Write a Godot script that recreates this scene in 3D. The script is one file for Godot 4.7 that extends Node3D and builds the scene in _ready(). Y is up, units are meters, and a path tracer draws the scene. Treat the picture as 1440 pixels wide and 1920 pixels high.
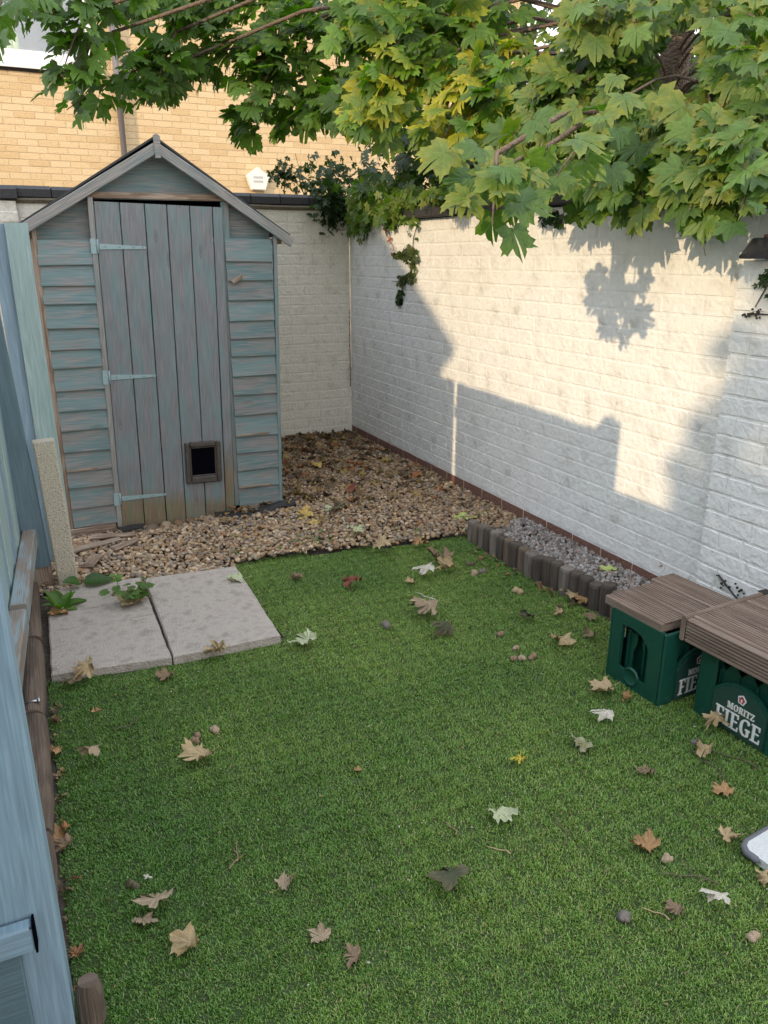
extends Node3D
# A small back garden: a weathered blue shed, whitewashed brick walls, artificial turf, fallen leaves and an overhanging sycamore.

const CAM := Vector3(0, 1.45, 0)
const PITCH := 0.32115
const YAW := 0.43137
const FOCAL := 0.7516
var rng := RandomNumberGenerator.new()
var M := {}
var fwd := Vector3.ZERO
var rgt := Vector3.ZERO
var upv := Vector3.ZERO


func _ready():
	rng.seed = 7
	setup_camera_and_light()
	make_materials()
	build_ground()
	build_turf()
	build_walls()
	build_house()
	build_shed()
	build_left_side()
	build_slabs()
	build_gravel()
	build_logs()
	build_crates()
	build_tree()
	build_climbers()
	build_plants()
	build_litter()
	build_offside()


func setup_camera_and_light():
	fwd = Vector3(sin(YAW) * cos(PITCH), -sin(PITCH), -cos(YAW) * cos(PITCH))
	rgt = Vector3(cos(YAW), 0, sin(YAW))
	upv = rgt.cross(fwd)
	var cam := Camera3D.new()
	cam.name = "camera"
	add_child(cam)
	cam.look_at_from_position(CAM, CAM + fwd, Vector3.UP)
	cam.fov = rad_to_deg(2.0 * atan(0.5 / FOCAL))
	cam.near = 0.05
	cam.far = 200.0
	cam.current = true
	var we := WorldEnvironment.new()
	we.name = "world_environment"
	var e := Environment.new()
	var sky := Sky.new()
	var sm := ProceduralSkyMaterial.new()
	sm.sky_top_color = Color(0.76, 0.79, 0.84)
	sm.sky_horizon_color = Color(1.0, 0.95, 0.87)
	sm.sky_curve = 0.16
	sm.ground_horizon_color = Color(0.6, 0.6, 0.58)
	sm.ground_bottom_color = Color(0.3, 0.28, 0.25)
	sm.sun_angle_max = 30.0
	sky.sky_material = sm
	e.background_mode = Environment.BG_SKY
	e.sky = sky
	e.background_energy_multiplier = 1.9
	e.tonemap_mode = Environment.TONE_MAPPER_LINEAR
	e.tonemap_exposure = 1.78
	e.sdfgi_enabled = true
	e.ssao_enabled = true
	e.ssil_enabled = true
	we.environment = e
	add_child(we)
	var sun := DirectionalLight3D.new()
	sun.name = "sun"
	sun.light_color = Color(1.0, 0.885, 0.715)
	sun.light_energy = 0.62
	sun.light_angular_distance = 0.55
	sun.shadow_enabled = true
	add_child(sun)
	sun.look_at_from_position(Vector3(-10, 4, 5.7), Vector3(-10, 4, 5.7) + Vector3(1, -0.40, -0.57), Vector3.UP)


# ---------------------------------------------------------------- helpers

func V(x, y, z) -> Vector3:
	return Vector3(x, y, z)


func lin(r, g, b) -> Color:
	return Color(r, g, b).linear_to_srgb()


func seen(p: Vector3) -> Vector3:   # where a point stands in the picture (0..1 each way) and how deep
	var d := p - CAM
	var z := d.dot(fwd)
	if z < 0.1:
		return Vector3(9, 9, z)
	return Vector3(0.5 + d.dot(rgt) / z * FOCAL * 4.0 / 3.0, 0.5 - d.dot(upv) / z * FOCAL, z)


func thing(called: String, label: String, category: String, at := Vector3.ZERO, b := Basis(), group := "") -> Node3D:
	var o := Node3D.new()
	o.name = called
	add_child(o, true)
	o.transform = Transform3D(b, at)
	tag(o, label, category, group)
	return o


func tag(o: Node, label: String, category: String, group := "", kind := ""):
	if label: o.set_meta("label", label)
	if category: o.set_meta("category", category)
	if group: o.set_meta("group", group)
	if kind: o.set_meta("kind", kind)


func part(parent: Node, called: String, m: Mesh, mat: Material, xf := Transform3D()) -> MeshInstance3D:
	var o := MeshInstance3D.new()
	o.name = called
	o.mesh = m
	if mat:
		o.material_override = mat
	o.transform = xf
	parent.add_child(o, true)
	return o


func begin(smooth := false) -> SurfaceTool:
	var st := SurfaceTool.new()
	st.begin(Mesh.PRIMITIVE_TRIANGLES)
	st.set_smooth_group(0 if smooth else -1)
	return st


func done(st: SurfaceTool, into: ArrayMesh = null) -> ArrayMesh:
	st.generate_normals()
	return st.commit(into) if into else st.commit()


func vert(st: SurfaceTool, p: Vector3, uv := Vector2.ZERO, c := Color.WHITE):
	st.set_color(c)
	st.set_uv(uv)
	st.add_vertex(p)


func tri(st, a, b, c, ua := Vector2.ZERO, ub := Vector2.ZERO, uc := Vector2.ZERO, ca := Color.WHITE, cb := Color.WHITE, cc := Color.WHITE):
	vert(st, a, ua, ca)   # given counter-clockwise, written clockwise
	vert(st, c, uc, cc)
	vert(st, b, ub, cb)


func quad(st, a, b, c, d, ua := Vector2.ZERO, ub := Vector2.ZERO, uc := Vector2.ZERO, ud := Vector2.ZERO, col := Color.WHITE, col2 = null):
	var k = col if col2 == null else col2
	tri(st, a, b, c, ua, ub, uc, col, col, k)
	tri(st, a, c, d, ua, uc, ud, col, k, k)


func rectp(w: float, t: float, c := 0.003) -> PackedVector2Array:   # a chamfered rectangle: width along y, thickness along z
	var a := w / 2
	var b := t / 2
	c = minf(c, minf(a, b) * 0.9)
	return PackedVector2Array([V2(-a + c, -b), V2(a - c, -b), V2(a, -b + c), V2(a, b - c), V2(a - c, b), V2(-a + c, b), V2(-a, b - c), V2(-a, -b + c)])


func V2(x, y) -> Vector2:
	return Vector2(x, y)


func roundp(r: float, n := 9, rough := 0.12, half := false) -> PackedVector2Array:
	var out := PackedVector2Array()
	for i in n:
		var a := TAU * i / n
		var k := r * (1.0 + rng.randf_range(-rough, rough))
		var p := Vector2(cos(a), sin(a)) * k
		if half and p.y < -r * 0.25:
			p.y = -r * 0.25
		out.append(p)
	return out


# Sweeps a profile (y, z) along x from 0 to len. wob bends it, ends wear off to the tint worn over the last reach metres.
func extrude(prof: PackedVector2Array, length: float, n := 4, wob := 0.0, taper := 1.0, smooth := false, worn := Color.WHITE, reach := 0.0, cap_in := 0.0) -> ArrayMesh:
	var st := begin(smooth)
	var off := Vector2(rng.randf(), rng.randf())
	var m := prof.size()
	var noise := FastNoiseLite.new()
	noise.seed = rng.randi() % 9999
	noise.frequency = 1.3
	var rings := []
	var cols := []
	for i in n + 1:
		var f := float(i) / n
		if reach > 0.0 and n >= 3:
			if i == n - 1: f = 1.0 - reach * .55 / length
			elif i < n - 1: f = (1.0 - reach / length) * i / (n - 2)
		var k := lerpf(1.0, taper, f)
		if cap_in > 0.0 and (i == 0 or i == n):
			k *= 1.0 - cap_in
		var d := Vector2(noise.get_noise_2d(f * length, 0), noise.get_noise_2d(f * length, 9)) * wob
		var ring := []
		for p in prof:
			ring.append(Vector3(f * length, p.x * k + d.x, p.y * k + d.y))
		rings.append(ring)
		cols.append(worn if reach > 0.0 and i >= n - 1 else Color.WHITE)
	var per := PackedFloat32Array([0.0])
	for j in m:
		per.append(per[j] + prof[j].distance_to(prof[(j + 1) % m]))
	for i in n:
		var u0: float = rings[i][0].x / 1.6 + off.x
		var u1: float = rings[i + 1][0].x / 1.6 + off.x
		for j in m:
			var q := (j + 1) % m
			var v0 := per[j] / 0.6 + off.y
			var v1 := per[j + 1] / 0.6 + off.y
			quad2(st, rings[i][j], rings[i][q], rings[i + 1][q], rings[i + 1][j], V2(u0, v0), V2(u0, v1), V2(u1, v1), V2(u1, v0), cols[i], cols[i + 1])
	st.set_smooth_group(-1)
	for e in [0, n]:
		var mid := Vector3.ZERO
		for p in rings[e]: mid += p / m
		for j in m:
			var a: Vector3 = rings[e][j]
			var b: Vector3 = rings[e][(j + 1) % m]
			var ua := V2(a.y, a.z) * 0.4 + off
			var ub := V2(b.y, b.z) * 0.4 + off
			if e == 0: tri(st, mid, b, a, off, ub, ua, cols[e], cols[e], cols[e])
			else: tri(st, mid, a, b, off, ua, ub, cols[e], cols[e], cols[e])
	return done(st)


func quad2(st, a, b, c, d, ua, ub, uc, ud, c0, c1):   # a, b carry c0; c, d carry c1
	tri(st, a, b, c, ua, ub, uc, c0, c0, c1)
	tri(st, a, c, d, ua, uc, ud, c0, c1, c1)


func along(a: Vector3, b: Vector3, out: Vector3) -> Transform3D:   # x from a to b, z as near to out as it can be
	var x := (b - a).normalized()
	var z := (out - x * out.dot(x)).normalized()
	return Transform3D(Basis(x, z.cross(x), z), a)


func board(parent, called, a: Vector3, b: Vector3, out: Vector3, w: float, t: float, mat, ch := 0.003, n := 2, wob := 0.0, worn := Color.WHITE, reach := 0.0) -> MeshInstance3D:
	return part(parent, called, extrude(rectp(w, t, ch), a.distance_to(b), n, wob, 1.0, false, worn, reach), mat, along(a, b, out))


func prism(poly: PackedVector2Array, depth: float, turned := false) -> ArrayMesh:   # a polygon in x, y from z = -depth to 0
	var st := begin()
	prism_into(st, poly, depth, turned)
	return done(st)


func prism_into(st, poly: PackedVector2Array, depth: float, turned := false, xf := Transform3D()):
	if Geometry2D.is_polygon_clockwise(poly):
		poly.reverse()
	var off := Vector2(rng.randf(), rng.randf())
	var uvof := func(p): return (V2(p.y / 1.6, p.x / 0.6) if turned else V2(p.x / 1.6, p.y / 0.6)) + off
	var idx := Geometry2D.triangulate_polygon(poly)
	for i in range(0, idx.size(), 3):
		var a := poly[idx[i]]
		var b := poly[idx[i + 1]]
		var c := poly[idx[i + 2]]
		if (b - a).cross(c - a) < 0:
			var s := b
			b = c
			c = s
		tri(st, xf * V(a.x, a.y, 0), xf * V(b.x, b.y, 0), xf * V(c.x, c.y, 0), uvof.call(a), uvof.call(b), uvof.call(c))
		tri(st, xf * V(a.x, a.y, -depth), xf * V(c.x, c.y, -depth), xf * V(b.x, b.y, -depth), uvof.call(a), uvof.call(c), uvof.call(b))
	for i in poly.size():
		var a := poly[i]
		var b := poly[(i + 1) % poly.size()]
		quad(st, xf * V(a.x, a.y, -depth), xf * V(b.x, b.y, -depth), xf * V(b.x, b.y, 0), xf * V(a.x, a.y, 0), uvof.call(a), uvof.call(b), uvof.call(b) + V2(0.02, 0.02), uvof.call(a) + V2(0.02, 0.02))


func box_into(st, lo: Vector3, hi: Vector3, c := 0.002):   # a box with chamfered edges
	var s := hi - lo
	c = minf(c, minf(s.x, minf(s.y, s.z)) * 0.4)
	var mid := (lo + hi) / 2
	var h := s / 2
	for axis in 3:
		for sg in [-1.0, 1.0]:
			var n := Vector3.ZERO
			n[axis] = sg
			var u := Vector3.ZERO
			u[(axis + 1) % 3] = 1.0
			var w := n.cross(u)
			var hu: float = h[(axis + 1) % 3]
			var hw: float = h[(axis + 2) % 3]
			var hn: float = h[axis]
			var f := func(a, b, k): return mid + n * (hn - k) + u * a + w * b
			var iu := hu - c
			var iw := hw - c
			quad(st, f.call(-iu, -iw, 0), f.call(iu, -iw, 0), f.call(iu, iw, 0), f.call(-iu, iw, 0), V2(0, 0), V2(hu * 1.25, 0), V2(hu * 1.25, hw * 3.3), V2(0, hw * 3.3))
			# half of each chamfer belongs to each of its two faces
			var m := c * 0.5
			quad(st, f.call(iu, -iw, 0), f.call(hu - m, -iw, m), f.call(hu - m, iw, m), f.call(iu, iw, 0))
			quad(st, f.call(-hu + m, -iw, m), f.call(-iu, -iw, 0), f.call(-iu, iw, 0), f.call(-hu + m, iw, m))
			quad(st, f.call(-iu, iw, 0), f.call(iu, iw, 0), f.call(iu, hw - m, m), f.call(-iu, hw - m, m))
			quad(st, f.call(-iu, -hw + m, m), f.call(iu, -hw + m, m), f.call(iu, -iw, 0), f.call(-iu, -iw, 0))


func box(lo: Vector3, hi: Vector3, c := 0.002) -> ArrayMesh:
	var st := begin()
	box_into(st, lo, hi, c)
	return done(st)


func tube_into(st, pts: Array, r0: float, r1: float, sides := 6, col := Color.WHITE):
	var prev := []
	for i in pts.size():
		var d: Vector3 = (pts[mini(i + 1, pts.size() - 1)] - pts[maxi(i - 1, 0)]).normalized()
		var u := d.cross(Vector3.UP if absf(d.y) < 0.9 else Vector3.RIGHT).normalized()
		var w := d.cross(u)
		var r := lerpf(r0, r1, float(i) / (pts.size() - 1))
		var ring := []
		for k in sides:
			ring.append(pts[i] + (u * cos(TAU * k / sides) + w * sin(TAU * k / sides)) * r)
		if i:
			for k in sides:
				var q := (k + 1) % sides
				var v0 := float(k) / sides * 0.3
				var v1 := float(k + 1) / sides * 0.3
				quad(st, prev[k], prev[q], ring[q], ring[k], V2(i * 0.1, v0), V2(i * 0.1, v1), V2(i * 0.1 + 0.1, v1), V2(i * 0.1 + 0.1, v0), col)
		prev = ring
	var tip: Vector3 = pts[-1] + (pts[-1] - pts[-2]).normalized() * r1
	for k in sides:
		tri(st, prev[k], prev[(k + 1) % sides], tip, Vector2.ZERO, Vector2.ZERO, Vector2.ZERO, col, col, col)


func lathe(prof: Array, n := 16) -> ArrayMesh:   # (radius, height) pairs from the bottom up
	var st := begin(true)
	for i in prof.size() - 1:
		for k in n:
			var a := TAU * k / n
			var b := TAU * (k + 1) / n
			var p: Vector2 = prof[i]
			var q: Vector2 = prof[i + 1]
			quad(st, V(cos(b) * p.x, p.y, sin(b) * p.x), V(cos(a) * p.x, p.y, sin(a) * p.x), V(cos(a) * q.x, q.y, sin(a) * q.x), V(cos(b) * q.x, q.y, sin(b) * q.x))
	return done(st)


func scatter(parent: Node, called: String, m: Mesh, mat: Material, xfs: Array, cols := []) -> MultiMeshInstance3D:
	var mm := MultiMesh.new()
	mm.transform_format = MultiMesh.TRANSFORM_3D
	mm.use_colors = cols.size() > 0
	mm.mesh = m
	mm.instance_count = xfs.size()
	for i in xfs.size():
		mm.set_instance_transform(i, xfs[i])
		if cols.size(): mm.set_instance_color(i, cols[i])
	var o := MultiMeshInstance3D.new()
	o.name = called
	o.multimesh = mm
	o.material_override = mat
	o.set_meta("kind", "stuff")
	parent.add_child(o, true)
	return o


# ---------------------------------------------------------------- materials

func noise_bytes(w: int, h: int, freq: float, sd: int, oct := 3, sx := 1) -> PackedByteArray:
	var n := FastNoiseLite.new()
	n.seed = sd
	n.noise_type = FastNoiseLite.TYPE_SIMPLEX_SMOOTH
	n.frequency = freq
	n.fractal_octaves = oct
	var im := n.get_seamless_image(w / sx, h)
	im.convert(Image.FORMAT_L8)
	if sx > 1:
		im.resize(w, h, Image.INTERPOLATE_CUBIC)
	return im.get_data()


func to_byte(c: float) -> int:
	return int(255.0 * pow(clampf(c, 0.0, 1.0), 0.4545))


# Painted, weathered boards: grain runs along u. cover is how much of the paint is left.
func wood_tex(paint: Color, paint2: Color, bare: Color, cover: float, sd: int) -> ImageTexture:
	var w := 256
	var h := 512
	var f := noise_bytes(w, h, 0.15, sd, 3, 4)
	var g := noise_bytes(w, h, 0.05, sd + 1, 4, 2)
	var b := noise_bytes(w, h, 0.018, sd + 2, 5, 1)
	var k := noise_bytes(w, h, 0.012, sd + 3, 2, 1)
	var r := RandomNumberGenerator.new()
	r.seed = sd
	var knots := []
	for i in 6:
		knots.append(Vector2(r.randf() * w, r.randf() * h))
	var knot_at := {}
	for q in knots:
		for dy in range(-14, 15):
			for dx in range(-9, 10):
				var d := sqrt(dx * dx * 2.2 + dy * dy * 0.9)
				if d < 8.0:
					var at := (int(q.y + dy + h) % h) * w + (int(q.x + dx + w) % w)
					knot_at[at] = 0.55 + 0.35 * sin(d * 1.6) if d > 4.0 else 0.35
	var out := PackedByteArray()
	out.resize(w * h * 3)
	for i in w * h:
		var ff := f[i] / 255.0
		var gg := g[i] / 255.0
		var bb := b[i] / 255.0
		var t := smoothstep(cover - 0.11, cover + 0.11, 0.42 * bb + 0.26 * gg + 0.32 * ff)
		var c := paint.lerp(paint2, k[i] / 255.0).lerp(bare, t)
		var s := 0.70 + 0.56 * ff * (0.45 + 0.55 * t) + 0.20 * (gg - 0.5)
		if knot_at.has(i):
			s *= lerpf(1.0, knot_at[i], 0.4)
		out[i * 3] = to_byte(c.r * s)
		out[i * 3 + 1] = to_byte(c.g * s)
		out[i * 3 + 2] = to_byte(c.b * s)
	return ImageTexture.create_from_image(Image.create_from_data(w, h, false, Image.FORMAT_RGB8, out))


func grain_bump() -> ImageTexture:
	var w := 256
	var h := 512
	var f := noise_bytes(w, h, 0.16, 91, 4, 8)
	return ImageTexture.create_from_image(Image.create_from_data(w, h, false, Image.FORMAT_L8, f))


func ntex(freq: float, sd: int, ramp: Array, oct := 4, cell := false, size := 512, at := []) -> NoiseTexture2D:
	var n := FastNoiseLite.new()
	n.seed = sd
	n.frequency = freq
	n.fractal_octaves = oct
	n.noise_type = FastNoiseLite.TYPE_CELLULAR if cell else FastNoiseLite.TYPE_SIMPLEX_SMOOTH
	var t := NoiseTexture2D.new()
	t.width = size
	t.height = size
	t.seamless = true
	t.noise = n
	if ramp.size():
		var g := Gradient.new()
		var offs := PackedFloat32Array()
		var cols := PackedColorArray()
		for i in ramp.size():
			offs.append(at[i] if at.size() else float(i) / (ramp.size() - 1))
			cols.append(ramp[i].linear_to_srgb())
		g.offsets = offs
		g.colors = cols
		t.color_ramp = g
	return t


func mat(color: Color, tex: Texture2D = null, rough := 0.85, bump: Texture2D = null, cm := 0.2, tiles := 0.0, world := false) -> StandardMaterial3D:
	var m := StandardMaterial3D.new()
	m.albedo_color = color.linear_to_srgb()
	m.albedo_texture = tex
	m.roughness = rough
	m.vertex_color_use_as_albedo = true
	if bump:
		m.heightmap_enabled = true
		m.heightmap_texture = bump
		m.heightmap_scale = cm
	if tiles > 0.0:
		m.uv1_triplanar = true
		m.uv1_world_triplanar = world
		m.uv1_scale = Vector3.ONE * tiles
	return m


func make_materials():
	var gb := grain_bump()
	var W := Color.WHITE
	M.teal = mat(W, wood_tex(Color(.16, .25, .255), Color(.205, .29, .29), Color(.21, .205, .195), .545, 11), .8, gb, .12)
	M.teal_dull = mat(W, wood_tex(Color(.13, .21, .215), Color(.17, .245, .24), Color(.20, .19, .18), .51, 61), .8, gb, .12)
	M.door = mat(W, wood_tex(Color(.175, .265, .27), Color(.205, .255, .255), Color(.185, .185, .188), .455, 21), .85, gb, .16)
	M.barge = mat(W, wood_tex(Color(.25, .29, .28), Color(.24, .26, .255), Color(.26, .245, .225), .43, 31), .9, gb, .2)
	M.raw = mat(W, wood_tex(Color(.25, .165, .11), Color(.20, .13, .085), Color(.29, .225, .17), .5, 41), .9, gb, .2)
	M.pale = mat(W, wood_tex(Color(.33, .46, .45), Color(.38, .5, .47), Color(.3, .4, .4), .62, 51), .7, gb, .08)
	M.blue = mat(W, wood_tex(Color(.25, .355, .43), Color(.28, .40, .48), Color(.22, .31, .37), .58, 71), .6, gb, .07)
	M.post = mat(W, wood_tex(Color(.11, .18, .21), Color(.14, .21, .24), Color(.10, .15, .17), .58, 75), .65, gb, .08)
	M.rail = mat(W, wood_tex(Color(.30, .38, .41), Color(.33, .40, .42), Color(.24, .19, .15), .47, 81), .85, gb, .2)
	M.deck = mat(W, wood_tex(Color(.26, .18, .13), Color(.33, .245, .19), Color(.17, .115, .085), .5, 95), .85, gb, .12)
	M.log_dark = mat(W, wood_tex(Color(.085, .065, .05), Color(.12, .09, .07), Color(.05, .038, .028), .5, 111), .95, gb, .35)
	M.log_grey = mat(W, wood_tex(Color(.21, .175, .15), Color(.26, .22, .19), Color(.12, .095, .075), .5, 121), .95, gb, .35)
	M.log = mat(W, wood_tex(Color(.16, .112, .078), Color(.21, .158, .115), Color(.09, .062, .042), .5, 101), .95, gb, .35)
	# whitewash over brick
	var wb := ntex(.045, 5, [], 5)
	var wt := ntex(.012, 6, [Color(.52, .505, .46), Color(.68, .67, .64), Color(.74, .735, .71), Color(.77, .765, .74), Color(.70, .69, .65)], 5, false, 512, [0.0, .22, .45, .75, 1.0])
	M.white = mat(W, wt, .75, wb, .38, 1.1, true)
	M.white_back = mat(W, ntex(.014, 16, [Color(.60, .555, .46), Color(.66, .62, .525), Color(.73, .695, .61), Color(.77, .735, .65), Color(.68, .64, .55)], 5, false, 512, [0.0, .16, .35, .7, 1.0]), .8, wb, .4, 1.3, true)
	M.red_brick = mat(W, ntex(.05, 8, [Color(.12, .06, .045), Color(.20, .095, .07), Color(.16, .11, .09)], 4), .95, wb, .5, 2.0, true)
	M.coping = mat(W, ntex(.04, 9, [Color(.020, .020, .022), Color(.038, .037, .040), Color(.028, .027, .030)], 4), .6, wb, .2, 2.0, true)
	M.mortar = mat(W, ntex(.06, 12, [Color(.48, .355, .21), Color(.56, .43, .265)], 4), .95, wb, .3, 2.0, true)
	M.moss = mat(W, ntex(.06, 13, [Color(.10, .085, .06), Color(.17, .14, .10), Color(.09, .10, .05)], 4), .95, wb, .8, 2.0, true)
	var tans := [Color(.60, .44, .245), Color(.63, .47, .27), Color(.575, .41, .22), Color(.645, .49, .29)]
	for i in 4:
		var c: Color = tans[i]
		M["tan%d" % i] = mat(W, ntex(.03 + .01 * i, 20 + i, [c * .88, c, c * 1.06, c * .94], 4, false, 256), .9, wb, .35, 2.6, true)
	M.upvc = mat(Color(.8, .8, .79), null, .3)
	M.glass = mat(Color(.9, .95, 1, .12), null, .04)
	M.glass.transparency = BaseMaterial3D.TRANSPARENCY_ALPHA
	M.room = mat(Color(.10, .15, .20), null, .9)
	M.bottle = mat(Color(.35, .5, .2), null, .12)
	M.pipe = mat(Color(.16, .15, .15), null, .35)
	M.alarm = mat(Color(.78, .76, .68), null, .45)
	M.print_grey = mat(Color(.45, .45, .45), null, .6)
	M.concrete = mat(W, ntex(.07, 30, [Color(.16, .13, .09), Color(.42, .37, .28), Color(.48, .43, .33), Color(.52, .47, .37)], 4, false, 512, [0.0, .26, .6, 1.0]), .95, ntex(.09, 31, [], 4), .5, 2.2)
	M.slab = mat(W, ntex(.014, 32, [Color(.25, .21, .175), Color(.355, .305, .26), Color(.41, .355, .305), Color(.38, .325, .28), Color(.315, .265, .225)], 7, false, 512, [0.0, .30, .5, .7, 1.0]), .95, ntex(.10, 33, [], 5), .35, 1.6)
	M.soil = mat(W, ntex(.05, 34, [Color(.03, .024, .018), Color(.09, .07, .05), Color(.06, .045, .035)], 5), .98, wb, 2.0, .8, true)
	M.turf_back = mat(W, ntex(.06, 35, [Color(.02, .035, .012), Color(.05, .075, .022), Color(.035, .06, .018)], 4), .95, null, .2, 1.5, true)
	M.grass = mat(W, null, .44)
	M.stone = mat(W, ntex(.05, 36, [Color(.75, .75, .75), Color(1, 1, 1), Color(.82, .8, .78)], 3, false, 256), .8, null, .2, 9.0)
	M.hinge = mat(W, ntex(.08, 37, [Color(.20, .30, .31), Color(.26, .36, .37), Color(.19, .25, .25)], 3, false, 128), .5, null, .2, 4.0)
	M.flap = mat(W, ntex(.05, 38, [Color(.040, .034, .028), Color(.075, .062, .05)], 3, false, 128), .6, null, .2, 4.0)
	M.black = mat(Color(.003, .003, .005), null, 1.0)
	M.black.metallic_specular = 0.0
	M.sheet = mat(Color(.022, .022, .025), null, .5)
	M.steel = mat(Color(.5, .5, .5), null, .35)
	M.steel.metallic = 0.8
	M.felt = mat(Color(.05, .05, .05), null, .95)
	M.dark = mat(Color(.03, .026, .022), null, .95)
	M.crate = mat(W, ntex(.03, 39, [Color(.006, .050, .033), Color(.009, .068, .045), Color(.007, .058, .038), Color(.035, .095, .07)], 5, false, 256, [0.0, .5, .75, 1.0]), .38, null, .2, 3.0)
	M.crate_label = mat(Color(.022, .060, .046), null, .32)
	M.ink = mat(Color(.72, .73, .73), null, .5)
	M.red_ink = mat(Color(.45, .06, .06), null, .5)
	M.gold = mat(Color(.38, .30, .18), null, .5)
	M.cloth = mat(W, ntex(.2, 40, [Color(.55, .55, .53), Color(.72, .72, .70)], 3, false, 256), .95, ntex(.25, 41, [], 2, false, 256), .2, 6.0)
	M.binding = mat(Color(.13, .13, .14), null, .9)
	M.bark = mat(W, ntex(.03, 42, [Color(.09, .065, .045), Color(.17, .12, .085), Color(.12, .09, .07)], 5, false, 256), .95, wb, 1.5, 2.5)
	M.twig = mat(W, null, .8)
	var vt := vein_tex()
	M.leaf = mat(W, vt, .46)
	M.leaf.backlight_enabled = true
	M.leaf.backlight = Color(.80, .97, .26)
	M.leaf.vertex_color_use_as_albedo = true
	M.dry = mat(W, vt, .75)
	M.dry.backlight_enabled = true
	M.dry.backlight = Color(.2, .17, .1)
	M.roof_tile = mat(W, ntex(.05, 44, [Color(.16, .09, .07), Color(.22, .13, .1)], 4, false, 256), .9, null, .2, 1.0)


func vein_tex() -> ImageTexture:   # paler veins on a leaf blade; multiplies the leaf's own colour
	var n := 192
	var blot := noise_bytes(n, n, .03, 77, 4)
	var segs := []
	for a in [0.0, 50.0, -50.0, 106.0, -106.0]:
		var d := Vector2(sin(deg_to_rad(a)), cos(deg_to_rad(a)))
		var ln := 0.95 if absf(a) < 60 else 0.62
		segs.append([Vector2.ZERO, d * ln, 0.012])
		for k in 4:
			for s in [-1.0, 1.0]:
				var at := d * ln * (0.25 + 0.18 * k)
				segs.append([at, at + d.rotated(s * 0.75) * (0.24 - 0.04 * k), 0.007])
	var out := PackedByteArray()
	out.resize(n * n * 3)
	for y in n:
		for x in n:
			var p := Vector2((float(x) / n - 0.5) / 0.62, (0.72 - float(y) / n) / 0.62)
			var v := 0.0
			for s in segs:
				var q := Geometry2D.get_closest_point_to_segment(p, s[0], s[1])
				var d := p.distance_squared_to(q)
				if d < 0.0016:
					v = maxf(v, 1.0 - sqrt(d) / s[2] * 0.55)
			var b := 0.70 + 0.34 * (blot[y * n + x] / 255.0 - 0.5)
			var c := lerpf(b, 1.0, clampf(v, 0, 1) * 0.75)
			var i := (y * n + x) * 3
			out[i] = to_byte(c)
			out[i + 1] = to_byte(c)
			out[i + 2] = to_byte(c * 0.95)
	return ImageTexture.create_from_image(Image.create_from_data(n, n, false, Image.FORMAT_RGB8, out))


# ---------------------------------------------------------------- ground and turf

func build_ground():
	var st := begin()
	quad(st, V(-40, -.06, 30), V(40, -.06, 30), V(40, -.06, -50), V(-40, -.06, -50))
	var o := part(self, "ground", done(st), M.soil)
	tag(o, "dark bare earth showing at the edges of the garden", "ground", "", "structure")
	st = begin()
	prism_into(st, PackedVector2Array([V2(-.3, -1.5), V2(2.4, -1.5), V2(2.4, 5.95), V2(-.6, 5.95), V2(-.6, 3.2), V2(-.3, 3.0)]), .06, false, Transform3D(Basis(Vector3.RIGHT, -PI / 2), V(0, -.004, 0)))
	o = part(self, "soil_bed", done(st), M.soil)
	tag(o, "compacted dark soil under the turf and gravel", "soil", "", "structure")


func on_turf(x: float, z: float) -> bool:
	if z > .25 or x < left_edge(z) or x > 2.36:
		return false
	if z < turf_back(x): return false
	if x < .79 and z < -2.645 - .03 * (.75 - x): return false
	if z < -2.33 and x > log_line(z) - .035: return false
	return true


func left_edge(z: float) -> float:
	return -.075 - .012 * clampf(z + 2.6, 0, 1.0)


func turf_back(x: float) -> float:
	return lerpf(-3.50, -3.36, clampf((x - .8) / 1.25, 0, 1)) + .012 * sin(x * 9.0)


func log_line(z: float) -> float:
	return 2.045 + .055 * clampf((z + 3.3) / 1.0, 0, 1.2) - .02 * sin((z + 3.3) * 3.0)


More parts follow.
